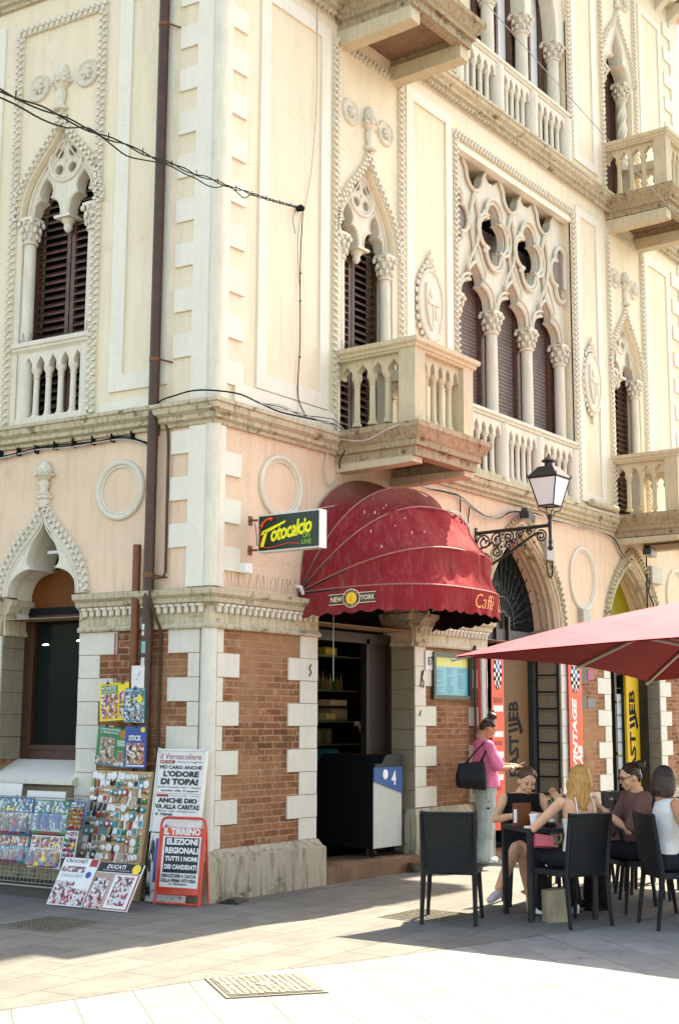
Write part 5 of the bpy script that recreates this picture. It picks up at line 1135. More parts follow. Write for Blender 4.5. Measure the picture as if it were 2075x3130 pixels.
# red folding stand
def tirreno():
    M, w, h = cardM((.235, .41, .004), (-.20, .345, .004), (.25, .31, .745)); S = thing('news_stand', 'red tubular pavement stand with a black and white election headline poster', 'news stand', M); I = Matrix.Identity(4)
    RD = plain('red enamel tube', (.58, .045, .02), .35, .5, var=.15); r = .05
    pts = [(0, 0, 0), (0, 0, h-r), (r*.3, 0, h-r*.3), (r, 0, h), (w-r, 0, h), (w-r*.3, 0, h-r*.3), (w, 0, h-r), (w, 0, 0)]
    part('frame', MB().tube(pts, .012, 8).tube([(0, 0, .02), (w, 0, .02)], .009, 8).tube([(0, 0, .10), (w, 0, .10)], .009, 8), RD, S, I)
    part('rear_frame', MB().tube([(.02, .05, h-.06), (.02, .22, -.03), (w-.02, .22, -.03), (w-.02, .05, h-.06)], .010, 8), RD, S, I)
    mb = MB(); mb.box(.012, w-.012, -.004, .01, .10, h-.085); part('panel', mb, RD, S, I)
    mb = MB(); z1 = h-.16; rc(mb, .035, w-.03, .155, z1, 'white', -.006); rc(mb, .055, w-.045, z1-.31, z1-.01, 'black', -.008)
    tx(mb, 'IL TIRRENO', w/2, h-.118, w*.82, .06, 'white', -.008, .05)
    for t_, z, ww, hh in (('ELEZIONI', z1-.045, .70, .055), ('REGIONALI', z1-.12, .74, .055), ('TUTTI I NOMI', z1-.19, .72, .042), ('DEI CANDIDATI', z1-.26, .72, .042)): tx(mb, t_, w*.52, z, w*ww, hh, 'white', -.010, .05)
    for t_, z, hh in (('NERAZZURRI A CACCIA', z1-.335, .03), ('DELLA PRIMA VITTORIA', z1-.375, .03), ('IL TIRRENO', z1-.405, .014)): tx(mb, t_, w*.5, z, w*(.78 if hh > .02 else .4), hh, 'black', -.010, .03)
    collage(mb, .02, w-.02, .10, .15, 6, ['brown', 'white'], random.Random(3), -.006, .03, .08); part('poster', mb, PM, S, I, fix=False)
tirreno()
# souvenir board
CORK = plain('cork board', (.45, .30, .15), .8, var=.12, scale=30)
def souvenirs():
    M, w, h = cardM((1.21, .36, .01), (.49, .37, .01), (1.21, .15, 1.13)); 
    S = thing('souvenir_board', 'tall cork board covered with souvenir magnets leaning on the left facade', 'display board', M); I = Matrix.Identity(4); part('board', MB().box(0, w, 0, .03, 0, h), CORK, S, I)
    part('edge', MB().box(w, w+.02, -.01, .05, 0, h), plain('board side', (.30, .20, .10), .8), S, I); part('card', MB().box(.0, w*.34, -.006, -.001, h*.30, h*.8), flat('grey green card', (.26, .25, .18)), S, I)
    protos = {}
    def proto(kind, c):
        if (kind, c) in protos: return protos[(kind, c)]
        mb = MB(); mats = [PM[INK[c]], PM[4], PM[9]]
        if kind == 'round plate': mb.lathe([(.032, 0), (.034, .006), (.024, .010), (.0, .009)], 16, RX(pi/2)); mb.lathe([(.017, .011), (.0, .012)], 10, RX(pi/2), mi=1)
        elif kind == 'little bell': mb.lathe([(.018, -.03), (.014, -.01), (.008, .02), (.0, .03)], 10); mb.ball((0, 0, .034), .006, 6, mi=2)
        elif kind == 'tall tower': mb.lathe([(.012, -.045), (.011, .04), (.0, .045)], 10, RY(.12)); mb.box(-.018, .018, -.006, .006, -.05, -.042, mi=1)
        elif kind == 'picture tile': mb.box(-.026, .026, -.006, 0, -.036, .036, mi=1); mb.box(-.021, .021, -.0075, -.006, -.016, .031); mb.box(-.018, .018, -.0076, -.006, -.031, -.021, mi=2)
        elif kind == 'paired clogs': mb.ball((-.012, -.01, 0), (.011, .012, .028)); mb.ball((.014, -.01, 0), (.011, .012, .028)); mb.ball((0, -.012, .02), (.01, .01, .01), mi=1)
        elif kind == 'small lizard': mb.ball((0, -.008, 0), (.03, .008, .01)); mb.ball((.032, -.008, .008), (.012, .008, .009), mi=1); mb.tube([(-.02, -.006, -.006), (-.03, -.006, -.018)], .004, 5); mb.tube([(.015, -.006, -.006), (.02, -.006, -.018)], .004, 5)
        elif kind == 'seashell': mb.ball((0, -.008, 0), (.03, .010, .026)); mb.ball((0, -.016, 0), (.012, .006, .012), mi=1)
        protos[(kind, c)] = mb.mesh('magnet', mats, 50, False); return protos[(kind, c)]
    kinds = ['round plate', 'little bell', 'tall tower', 'picture tile', 'paired clogs', 'small lizard', 'seashell']; R = random.Random(11)
    rown = ['topmost', 'second', 'third', 'fourth', 'fifth', 'sixth', 'seventh', 'eighth', 'ninth', 'tenth', 'eleventh']; ordn = ['first', 'second', 'third', 'fourth', 'fifth', 'sixth', 'seventh', 'eighth', 'ninth', 'tenth', 'eleventh', 'twelfth']
    names = dict(zip(kinds, ['souvenir_plate', 'souvenir_bell', 'souvenir_tower', 'picture_magnet', 'souvenir_clogs', 'lizard_magnet', 'shell_magnet']))
    for r in range(11):
        seq = kinds[r % 7:]+kinds[:r % 7]; n = 12
        for k in range(n):
            x = .05+(w-.10)*k/(n-1)+R.uniform(-.01, .01); z = h-.05-r*.072+R.uniform(-.012, .012)
            if z < .32: continue
            kd = seq[(k//2+r) % 7] if R.random() < .75 else R.choice(kinds); c = R.choice(['white', 'white', 'teal', 'brown', 'skin', 'green', 'black', 'white', 'white', 'skin', 'white', 'red', 'brown', 'black', 'teal'])
            o = link(names[kd], proto(kd, c), None, M @ T(x, -.007, z) @ RY(R.uniform(-.25, .25)) @ SCL(1.1, 1, 1.05))
            props(o, f'{"beige" if c == "skin" else c} {kd} magnet, {ordn[k]} from the left in the {rown[r]} row of the souvenir board', 'souvenir magnet', 'souvenir magnets on the cork board')
souvenirs()
# toy rack
def lean5(s, t): return (s, .6-.1667*t, t)
RK = thing('wire_rack', 'low wire display rack along the left facade wall hung with toys', 'rack'); mb = MB()
for k in range(9): s = 1.15+.0; mb.tube([W3(1.14, .565-.1667*(.12+.04*k), .12+.04*k), W3(3.2, .565-.1667*(.12+.04*k), .12+.04*k)], .004, 5)
for k in range(40): s = 1.15+.05*k; mb.tube([W3(s, .548, .12), W3(s, .492, .44)], .003, 4)
mb.tube([W3(1.12, .46, .88), W3(3.2, .46, .88)], .006, 6); mb.tube([W3(1.12, .62, .10), W3(3.2, .62, .10)], .009, 6)
part('grid', mb, plain('pale wire', (.26, .24, .17), .5), RK); mb = MB(); mb.box(-3.3, -1.2, -.60, -.05, 0, .10, FL); part('base', mb, plain('dark rack base', (.06, .055, .045), .8), RK)
for i, (a, b) in enumerate(((2.6, 1.95), (1.88, 1.40))):
    M, w, h = cardM((a, .34, .60), (b, .34, .60), (a, .30, .99 if i == 0 else .93)); solo('card_sheet', ['blank white card standing behind the leftmost dark toy pack', 'blank white card standing behind the western toy pack'][i], 'card', MB().box(0, w, 0, .01, 0, h), PM[4], M)
t = NT('clear blister'); t.b.inputs['Alpha'].default_value = .16; M_BLIS = t.out((.8, .85, .85), .08, .8)
def toypack(label, bl, br, tl, base, heads, figs, ncol, kind, group='toy packs hanging on the wire rack'):
    M, w, h = cardM(bl, br, tl); o = thing('toy_pack', label, 'toy pack', M, group); I = Matrix.Identity(4); R = random.Random(label)
    part('backing_card', MB().box(0, w, 0, .006, 0, h), PM[INK[base]], o, I); mb = MB(); zt = h*.62 if kind != 'beads' else h*.8
    rc(mb, .01, w-.01, zt, h-.01, 'warm' if heads[0] in ('red', 'yellow', 'skin') else 'cool'); rc(mb, .012, w-.012, .03, zt-.01, {'blue': 'umber', 'green': 'cool', 'teal': 'cool', 'white': 'warm', 'black': 'umber'}[base], -.0012); collage(mb, .01, w-.01, zt, h-.01, 5, heads, R, -.004, .1, .3); rc(mb, w*.2, w*.8, h*.01, h*.06, 'red' if base != 'black' else 'violet'); part('print', mb, PM, o, I, fix=False)
    if kind == 'figures':
        for k in range(ncol):
            x = w*(k+.7)/(ncol+.4); c = figs[k % len(figs)]; c2 = figs[(k+1) % len(figs)]; hh = zt*.78; mb = MB()
            mb.ball((x, -.022, hh*.86), (.016, .015, .02), 8); mb.ball((x, -.02, hh*.55), (.022, .014, .045), 8, mi=1); mb.tube([(x-.02, -.02, hh*.66), (x-.033, -.02, hh*.4)], .008, 6); mb.tube([(x+.02, -.02, hh*.66), (x+.033, -.02, hh*.42)], .008, 6); mb.tube([(x-.01, -.02, hh*.4), (x-.014, -.02, hh*.08)], .011, 6, mi=2); mb.tube([(x+.01, -.02, hh*.4), (x+.014, -.02, hh*.08)], .011, 6, mi=2)
            part('toy_figure', mb, [PM[INK['skin' if k % 2 else c]], PM[INK[c]], PM[INK[c2]]], o, I)
        part('blister', MB().box(.01, w-.01, -.045, -.001, .02, zt-.01), M_BLIS, o, I)
    elif kind == 'gun':
        x = w*.68; z = h*.36; mb = MB(); mb.box(x-.05, x+.06, -.03, -.01, z+.03, z+.06); mb.prism([(x+.01, z+.03), (x+.045, z+.03), (x+.055, z-.06), (x+.02, z-.06)], -.03, -.01); mb.box(x-.03, x+.01, -.026, -.014, z-.005, z+.03); part('toy_pistol', mb, PM[1], o, I)
        for k in range(2): mb = MB(); xx = w*(.2+.2*k); mb.ball((xx, -.02, z+.07), (.024, .016, .024)); mb.tube([(xx, -.02, z+.05), (xx+.01, -.02, z-.07)], .018, 8, mi=1); part('toy_figure', mb, [PM[6], PM[1]], o, I)
        part('blister', MB().box(.01, w-.01, -.045, -.001, .02, zt-.01), M_BLIS, o, I)
    elif kind == 'beads':
        mb = MB(); nx = max(int(w/.04), 3); nz = max(int(zt/.04), 4)
        for a in range(nx):
            for b in range(nz): mb.ball((w*(a+.5)/nx, -.014, zt*(b+.6)/(nz+.4)), (.017, .013, .015), 7, mi=INK[R.choice(figs)], m=4)
        part('toy_beads', mb, PM, o, I)
    mb = MB(); mb.tube([(w/2, .0, h), (w/2, .0, h+.02), (w/2, .03, h+.02)], .003, 4); part('hook', mb, M_IRON, o, I); return o
toypack('dark blue pack of four action figures at the upper left of the rack', (2.12, .51, .54), (1.64, .51, .54), (2.12, .45, .87), 'blue', ['violet', 'teal', 'yellow', 'skin', 'violet', 'blue'], ['black', 'green', 'red', 'blue'], 4, 'figures')
toypack('olive edged western toy pack with a blue toy pistol', (1.62, .51, .56), (1.19, .51, .56), (1.62, .46, .86), 'green', ['teal', 'green', 'yellow', 'brown', 'orange'], ['blue'], 2, 'gun')
toypack('blue pack of orange bubble balls at the right end of the rack', (1.185, .50, .61), (1.015, .50, .61), (1.20, .46, .86), 'blue', ['teal', 'blue', 'white'], ['orange', 'orange', 'red'], 2, 'beads')
toypack('pale green pack of small pastel dolls at the lower left of the rack', (2.10, .56, .29), (1.62, .56, .29), (2.10, .52, .53), 'teal', ['red', 'green', 'violet', 'white', 'skin'], ['magenta', 'teal', 'skin', 'red'], 5, 'figures')
toypack('white card of colourful dolls with orange trim low on the rack', (1.60, .56, .26), (1.21, .56, .26), (1.60, .51, .545), 'white', ['yellow', 'orange', 'green', 'red', 'yellow', 'blue'], ['violet', 'red', 'yellow', 'blue', 'orange'], 5, 'figures')
toypack('card of coloured bead bracelets at the lower right of the rack', (1.20, .545, .36), (1.05, .545, .36), (1.20, .50, .60), 'white', ['skin', 'white', 'green'], ['green', 'magenta', 'violet', 'yellow', 'teal', 'red'], 3, 'beads')
toypack('dark toy pack at the far left end of the rack', (2.62, .51, .54), (2.15, .51, .54), (2.62, .45, .87), 'black', ['violet', 'teal', 'blue', 'skin'], ['black', 'red', 'teal', 'blue'], 4, 'figures'); toypack('pack of pastel figures at the far lower left of the rack', (2.60, .56, .29), (2.13, .56, .29), (2.60, .52, .53), 'teal', ['red', 'white', 'magenta'], ['magenta', 'skin', 'yellow'], 5, 'figures')
# magazines standing on the pavement
def dc(mb, w, h, R):
    tx(mb, 'CROCHET', w*.38, h*.93, w*.62, h*.07, 'black', bold=.0); tx(mb, 'CROCHET', w*.4, h*.62, w*.6, h*.06, 'teal', bold=-.01); rc(mb, w*.78, w*.98, h*.84, h*.99, 'red'); rc(mb, .01, w*.55, .01, h*.50, 'rouge', -.002); rc(mb, w*.45, w-.01, .01, h*.36, 'rouge', -.003); rc(mb, .01, w*.7, h*.70, h*.82, 'rouge', -.002)
    mb.add([(w*.84+.03*cos(a), -.004, h*.66+.03*sin(a)) for a in [i*.5 for i in range(13)]], [tuple(range(13))], mi=1)
mag('magazine', 'white crochet magazine standing on the pavement below the souvenir board', 'magazine', (1.02, .92, .012), (.62, .92, .012), (.99, .69, .39), 'white', dc, False)
def dd(mb, w, h, R):
    rc(mb, 0, w*.98, h*.80, h, 'black'); tx(mb, 'DUCATI', w*.40, h*.92, w*.42, h*.09, 'white', bold=.03, shear=.15); tx(mb, 'MODELLINI DA COLLEZIONE', w*.42, h*.84, w*.6, h*.025, 'white', bold=.0); mb.add([(w*.86+.045*cos(a), -.006, h*.89+.045*sin(a)) for a in [i*.5 for i in range(13)]], [tuple(range(13))], mi=2)
    rc(mb, .0, w*.40, .0, h*.78, 'skin'); rc(mb, w*.02, w*.36, h*.02, h*.66, 'rouge', -.004); rc(mb, w*.42, w*.98, h*.02, h*.78, 'red'); rc(mb, w*.44, w*.95, h*.04, h*.76, 'white', -.004); rc(mb, w*.5, w*.88, h*.1, h*.72, 'rouge', -.0045)
mag('magazine', 'motorcycle collection magazine with a black title band standing on the pavement', 'magazine', (.60, .93, .012), (.115, .93, .012), (.66, .70, .37), 'white', dd, False)
# ================================================================ cafe furniture
def weave(name, col):
    t = NT(name); w1 = t.node('ShaderNodeTexWave', i_Scale=22., i_Distortion=1.2); w1.bands_direction = 'Z'; t.link(t.co, w1.inputs[0])
    w2 = t.node('ShaderNodeTexWave', i_Scale=16., i_Distortion=.6); w2.bands_direction = 'X'; t.link(t.co, w2.inputs[0])
    h = t.math('MULTIPLY', w1.outputs['Fac'], w2.outputs['Fac']); c = t.ramp(h, [(.1, mul(col, .4)), (.8, mul(col, 1.7))]); t.bump(h, .006, 1.)
    MATS[name] = t.out(c, .45, .4); return MATS[name]
M_WV = weave('black woven resin', (.008, .0085, .009)); M_TB = plain('black table metal', (.012, .012, .014), .4, .5, var=.2)
def chair_parts():
    P = []
    mb = MB(); n = 12; m = 8; w = .215                        # curved tapering back panel
    vs = []
    for j in range(m+1):
        z = lerp(.40, .875, j/m); yb = -.17-.075*(j/m)
        for i in range(n+1):
            u = -1+2*i/n; ww = w*(1-.06*(1-j/m)*0+.03*(j/m)); vs.append((u*ww, yb-.035*(1-u*u), z+(.012*u*u if j == m else 0)))
    N = len(vs); vs += [(x, y+.018, z) for x, y, z in vs]; fs = []
    for j in range(m):
        for i in range(n):
            a = j*(n+1)+i; fs += [(a, a+1, a+n+2, a+n+1), (a+N, a+N+n+1, a+N+n+2, a+N+1)]
    for i in range(n): fs += [(i, i+N, i+1+N, i+1), (m*(n+1)+i, m*(n+1)+i+1, m*(n+1)+i+1+N, m*(n+1)+i+N)]
    for j in range(m): a = j*(n+1); b = a+n; fs += [(a, a+n+1, a+n+1+N, a+N), (b, b+N, b+n+1+N, b+n+1)]
    mb.add(vs, fs); mb.tube([(-w*1.02, -.245, .87), (-w*.5, -.27, .872), (0, -.28, .873), (w*.5, -.27, .872), (w*1.02, -.245, .87)], .012, 6)
    P.append(('backrest', mb, M_WV))
    mb = MB(); mb.prism([(-.215, -.19), (.215, -.19), (.235, .20), (.20, .225), (-.20, .225), (-.235, .20)], .385, .43, Matrix(((1,0,0,0),(0,0,1,0),(0,1,0,0),(0,0,0,1)))); P.append(('seat', mb, M_WV))
    for sx in (-1, 1):
        P.append(('leg', MB().tube([(sx*.215, -.225, 0), (sx*.205, -.175, .40), (sx*.212, -.24, .86)], [.016, .023, .016], 8), M_WV))
        P.append(('leg', MB().tube([(sx*.225, .225, 0), (sx*.20, .19, .42)], [.015, .022], 8), M_WV))
    return [(n, b.mesh(n, m, 50)) for n, b, m in P]
CHP = chair_parts()
def chair(label, x, y, a):
    o = thing('wicker_chair', label, 'chair', T(x, y, .004) @ RZ(a-pi/2), 'black woven cafe chairs')
    for n, me in CHP: link(n, me, o)
    return o
def table(label, x, y, a, w, d, h=.735):
    o = thing('cafe_table', label, 'table', T(x, y, .004) @ RZ(a), 'black cafe tables'); I = Matrix.Identity(4)
    part('tabletop', MB().box(-w/2, w/2, -d/2, d/2, h-.035, h), M_TB, o, I)
    for sx in (-1, 1):
        for sy in (-1, 1): part('leg', MB().box(sx*(w/2-.022)-.02, sx*(w/2-.022)+.02, sy*(d/2-.022)-.02, sy*(d/2-.022)+.02, 0, h-.036), M_TB, o, I)
    return o
table('black square cafe table with bottles in front of the seated women', 1.12, -2.85, radians(53.1), .54, .62)
table('black cafe table at the right edge behind the seated women', 2.75, -3.55, radians(50), .6, .6); table('black cafe table behind the woman in the sleeveless black top', 3.5, -2.6, radians(50), .6, .6)
chair('empty black wicker chair at the near left corner of the table', .38, -2.35, radians(25)); chair('black wicker chair of the long haired blonde woman', .87, -3.18, radians(67.6))
chair('black wicker chair of the woman with glasses', 1.93, -3.30, radians(136)); chair('black wicker chair of the woman with bobbed hair', 1.27, -3.88, radians(-46)); chair('black wicker chair of the woman in the sleeveless black top', 1.70, -2.36, radians(-141.5))
chair('empty black wicker chair far behind the blonde woman', 3.1, -2.95, radians(200)); chair('empty black wicker chair farthest from the camera under the parasol', 3.9, -2.35, radians(230)); chair('black wicker chair behind the woman with glasses', 2.75, -2.95, radians(-60)); chair('empty black wicker chair behind the bobbed woman at the right edge', 2.45, -4.0, radians(60)); chair('black wicker chair at the far table near the wall', 3.2, -2.15, radians(-45))
# parasol
def parasol():
    U = thing('parasol', 'large square faded red cafe parasol shading the tables', 'parasol'); c = Vector((3.07, -4.08, 2.84)); cor = [Vector((.98, -2.03, 2.17)), Vector((5.15, -2.03, 2.07)), Vector((5.15, -6.15, 2.2)), Vector((.98, -6.15, 2.3))]
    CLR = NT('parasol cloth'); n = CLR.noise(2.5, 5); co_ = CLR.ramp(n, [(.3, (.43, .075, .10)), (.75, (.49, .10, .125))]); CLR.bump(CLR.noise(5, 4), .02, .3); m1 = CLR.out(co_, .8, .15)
    tr = CLR.n.new('ShaderNodeBsdfTranslucent'); tr.inputs[0].default_value = (.35, .03, .03, 1); mx = CLR.n.new('ShaderNodeMixShader'); mx.inputs[0].default_value = .10; CLR.link(CLR.b.outputs[0], mx.inputs[1]); CLR.link(tr.outputs[0], mx.inputs[2]); CLR.link(mx.outputs[0], CLR.n['Material Output'].inputs[0])
    vs = []; fs = []; N = 12
    def surf(i, u, v):   # u along edge, v from edge to centre
        a, b = cor[i], cor[(i+1) % 4]; e = a.lerp(b, u); inn = (c-e); e = e+Vector((inn.x, inn.y, 0)).normalized()*.16*4*u*(1-u) * (0 if False else 1); e.z += .05*4*u*(1-u); p = e.lerp(c, v); p.z += .05*sin(pi*v)*(.6+.4*abs(cos(2*pi*u))); return p
    for i in range(4):
        b = len(vs)
        for j in range(N+1):
            for k in range(N+1): vs.append(surf(i, k/N, j/N*.93))
        for j in range(N):
            for k in range(N): q = b+j*(N+1)+k; fs.append((q, q+1, q+N+2, q+N+1))
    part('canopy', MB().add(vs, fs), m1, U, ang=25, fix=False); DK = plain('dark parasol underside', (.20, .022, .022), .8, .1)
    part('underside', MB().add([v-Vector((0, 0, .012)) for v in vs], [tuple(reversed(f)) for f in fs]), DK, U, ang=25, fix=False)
    vv = []; ff = []
    for i in range(4):
        b = len(vv)
        for j in range(4):
            for k in range(7): q = surf(i, k/6, .80+.2*j/3); vv.append(q+Vector((0, 0, .05+.02*j)))
        for j in range(3):
            for k in range(6): q = b+j*7+k; ff.append((q, q+1, q+8, q+7))
    part('vent', MB().add(vv, ff), m1, U, ang=25, fix=False)
    AL_ = plain('parasol aluminium', (.42, .39, .34), .4, .5, .3)
    for i in range(4):
        a = cor[i]; m = cor[i].lerp(cor[(i+1) % 4], .5); cc = Vector((m.x-c.x, m.y-c.y, 0)).normalized(); m = surf(i, .5, 0)
        for e in (a, m):
            r = (e-c).length; mb = MB(); mb.tube([e+(e-c).normalized()*.03-Vector((0, 0, .03)), e.lerp(c, .5)-Vector((0, 0, -.03)), c-Vector((0, 0, .09))], .016, 6); part('rib', mb, AL_, U)
            mb = MB(); mb.tube([e.lerp(c, .45)-Vector((0, 0, .03)), Vector((c.x, c.y, 2.15))], .012, 6); part('strut', mb, AL_, U)
    part('pole', MB().tube([(c.x, c.y, .06), (c.x, c.y, 2.95)], .035, 12), AL_, U); part('base', MB().box(c.x-.45, c.x+.45, c.y-.45, c.y+.45, .004, .08), plain('parasol base', (.12, .12, .11), .8), U)
parasol()
# table things
TA = radians(53.1); TM = T(1.12, -2.85, .74) @ RZ(TA)
def bottle(label, x, y):
    b = thing('glass_bottle', label, 'bottle', TM @ T(x, y, 0), 'glass bottles on the cafe table'); I = Matrix.Identity(4); G = NT('bottle glass') if 'bg' not in MATS else None
    if G: MATS['bg'] = G.out((.03, .05, .03), .08, .7)
    part('body', MB().lathe([(.028, 0), (.031, .01), (.031, .115), (.024, .145), (.012, .17), (.011, .215), (.014, .22)], 16), MATS['bg'], b, I, ang=60); part('label', MB().lathe([(.0315, .04), (.0315, .10)], 16, caps=False), flat('yellow green label', (.55, .55, .03)), b, I); part('cap', MB().lathe([(.014, .215), (.015, .235), (0, .237)], 12), flat('gold cap', (.6, .42, .1)), b, I)
bottle('small glass bottle with yellow green label on the near cafe table', -.06, .02); bottle('small glass bottle beside the blonde woman arm on the cafe table', .02, -.22)
def cup(label, x, y, c=M_WHITE, s=1.): solo('paper_cup', label, 'cup', MB().lathe([(.026, 0), (.036, .085), (.04, .085), (.04, .095), (.034, .095), (.024, .01), (0, .01)], 16), c, TM @ T(x, y, 0) @ SCL(s, s, s))
cup('white paper cup at the left edge of the cafe table', -.16, .20, s=1.15); cup('pale paper cup in front of the woman in black', .05, -.08, plain('pale green cup', (.42, .45, .33)), .95)
solo('menu_holder', 'brown menu card standing on the cafe table', 'menu card', MB().box(-.09, .09, -.004, .004, 0, .19).box(-.085, -.055, -.008, -.004, .03, .14, mi=1), [plain('brown menu card', (.17, .045, .015), .5), M_WHITE], TM @ T(-.02, .25, 0) @ RZ(radians(-80)))
solo('napkin', 'crumpled white napkin on a small dark dish on the table', 'napkin', MB().ball((0, 0, .05), (.045, .03, .02), 9).ball((.03, .02, .055), (.025, .02, .015), 7).lathe([(.03, 0), (.05, .03), (.045, .03), (.0, .012)], 14, mi=1), [M_WHITE, plain('brown dish', (.08, .04, .02), .3)], TM @ T(-.13, .04, 0))
solo('receipt', 'small white folded receipt lying on the cafe table', 'receipt', MB().box(-.04, .04, -.03, .03, 0, .015), M_WHITE, TM @ T(-.2, .26, 0) @ RZ(.4))
solo('paper_bag', 'tan paper bag standing on the ground by the blonde woman feet', 'bag', MB().prism([(-.09, 0), (.09, 0), (.095, .26), (-.095, .25)], -.05, .05).box(-.003, .003, -.053, -.05, .02, .24), plain('tan paper', (.30, .24, .15), .8, var=.2), T(.88, -3.02, .004) @ RZ(radians(-35)))
# ================================================================ people
def fuse(mb, vox=.007, it=6, mat=None, name='body'):
    me = mb.mesh('tmp', mat or M_WHITE, 60, False); ob = bpy.data.objects.new('tmp', me); COL.objects.link(ob)
    r = ob.modifiers.new('r', 'REMESH'); r.mode = 'VOXEL'; r.voxel_size = vox; r.use_smooth_shade = True
    s = ob.modifiers.new('s', 'SMOOTH'); s.iterations = it; s.factor = .5
    dg = bpy.context.evaluated_depsgraph_get(); out = bpy.data.meshes.new_from_object(ob.evaluated_get(dg)); out.name = name
    bpy.data.objects.remove(ob); bpy.data.meshes.remove(me); out.materials.clear(); out.materials.append(mat); out.shade_smooth(); return out
def limb(mb, pts, rs, n=10):
    mb.tube(pts, rs, n)
    for p, r in zip(pts, rs): mb.ball(p, r, 10)
def loft(mb, secs, n=20, M=None):
    vs = []; fs = []
    for cx, cy, cz, hw, hd in secs:
        for i in range(n): a = 2*pi*i/n; vs.append((cx+hw*cos(a), cy+hd*sin(a), cz))
    for j in range(len(secs)-1):
        for i in range(n): fs.append((j*n+i, j*n+(i+1) % n, (j+1)*n+(i+1) % n, (j+1)*n+i))
    fs += [tuple(reversed(range(n))), tuple((len(secs)-1)*n+i for i in range(n))]; mb.add(vs, fs, M)
def hand(mb, w, d, up, curl=.5, side=1, k=1.):
    """five fingers of different lengths; w wrist, d pointing direction, up = back of hand"""
    w, d, up = Vector(w), Vector(d).normalized(), Vector(up).normalized(); s = d.cross(up).normalized(); up = s.cross(d).normalized()
    limb(mb, [w, w+d*.03*k], [.021*k, .024*k]); 
    for q in (-1.2, -.4, .4, 1.2): limb(mb, [w+d*.02*k+s*q*.012*k, w+d*.075*k+s*q*.017*k], [.016*k, .013*k], 8)
    for q, L in ((-1.5, .058), (-.5, .072), (.5, .076), (1.5, .066)):
        b = w+d*.08*k+s*q*.015*k; p = [b]; ang = 0
        for seg in (.42, .32, .26): ang += curl*.75; dd = d*cos(ang)-up*sin(ang); p.append(p[-1]+dd*L*seg*k)
        limb(mb, p, [.0095*k, .009*k, .0085*k, .007*k], 7)
    b = w+d*.03*k+s*side*.026*k; limb(mb, [b, b+(d*.6+s*side*.8-up*.2)*.035*k, b+(d*1.0+s*side*.7-up*.5)*.055*k], [.012*k, .0105*k, .008*k], 7)
def skin(name, c):
    if name in MATS: return MATS[name]
    t = NT(name); n = t.noise(14, 4); cc = t.ramp(n, [(.3, mul(c, .88)), (.7, mul(c, 1.08))]); t.b.inputs['Subsurface Weight'].default_value = .08; t.b.inputs['Subsurface Radius'].default_value = (.02, .008, .004); MATS[name] = t.out(cc, .65, .2); return MATS[name]
SK = skin('skin', (.66, .36, .22)); SKT = skin('tanned skin', (.46, .22, .12)); 
def cloth(name, c, var=.15, sc=7): return MATS.get(name) or (lambda t: MATS.setdefault(name, (t.bump(t.noise(sc*1.6, 5), .03, .7), t.out(t.mix(.3, t.ramp(t.noise(sc), [(.3, mul(c, 1-var)), (.7, mul(c, 1+var))]), t.ramp(t.noise(260, 2), [(.3, .6), (.7, 1.)]), 'MULTIPLY'), .85, .15))[1]))(NT(name))
def hairmat(name, a, b):
    t = NT(name); n = t.noise(9, 5, .6, t.map((14, 14, 1.2))); MATS[name] = t.out(t.ramp(n, [(.3, a), (.7, b)]), .4, .4); t.bump(n, .01, .8); return MATS[name]
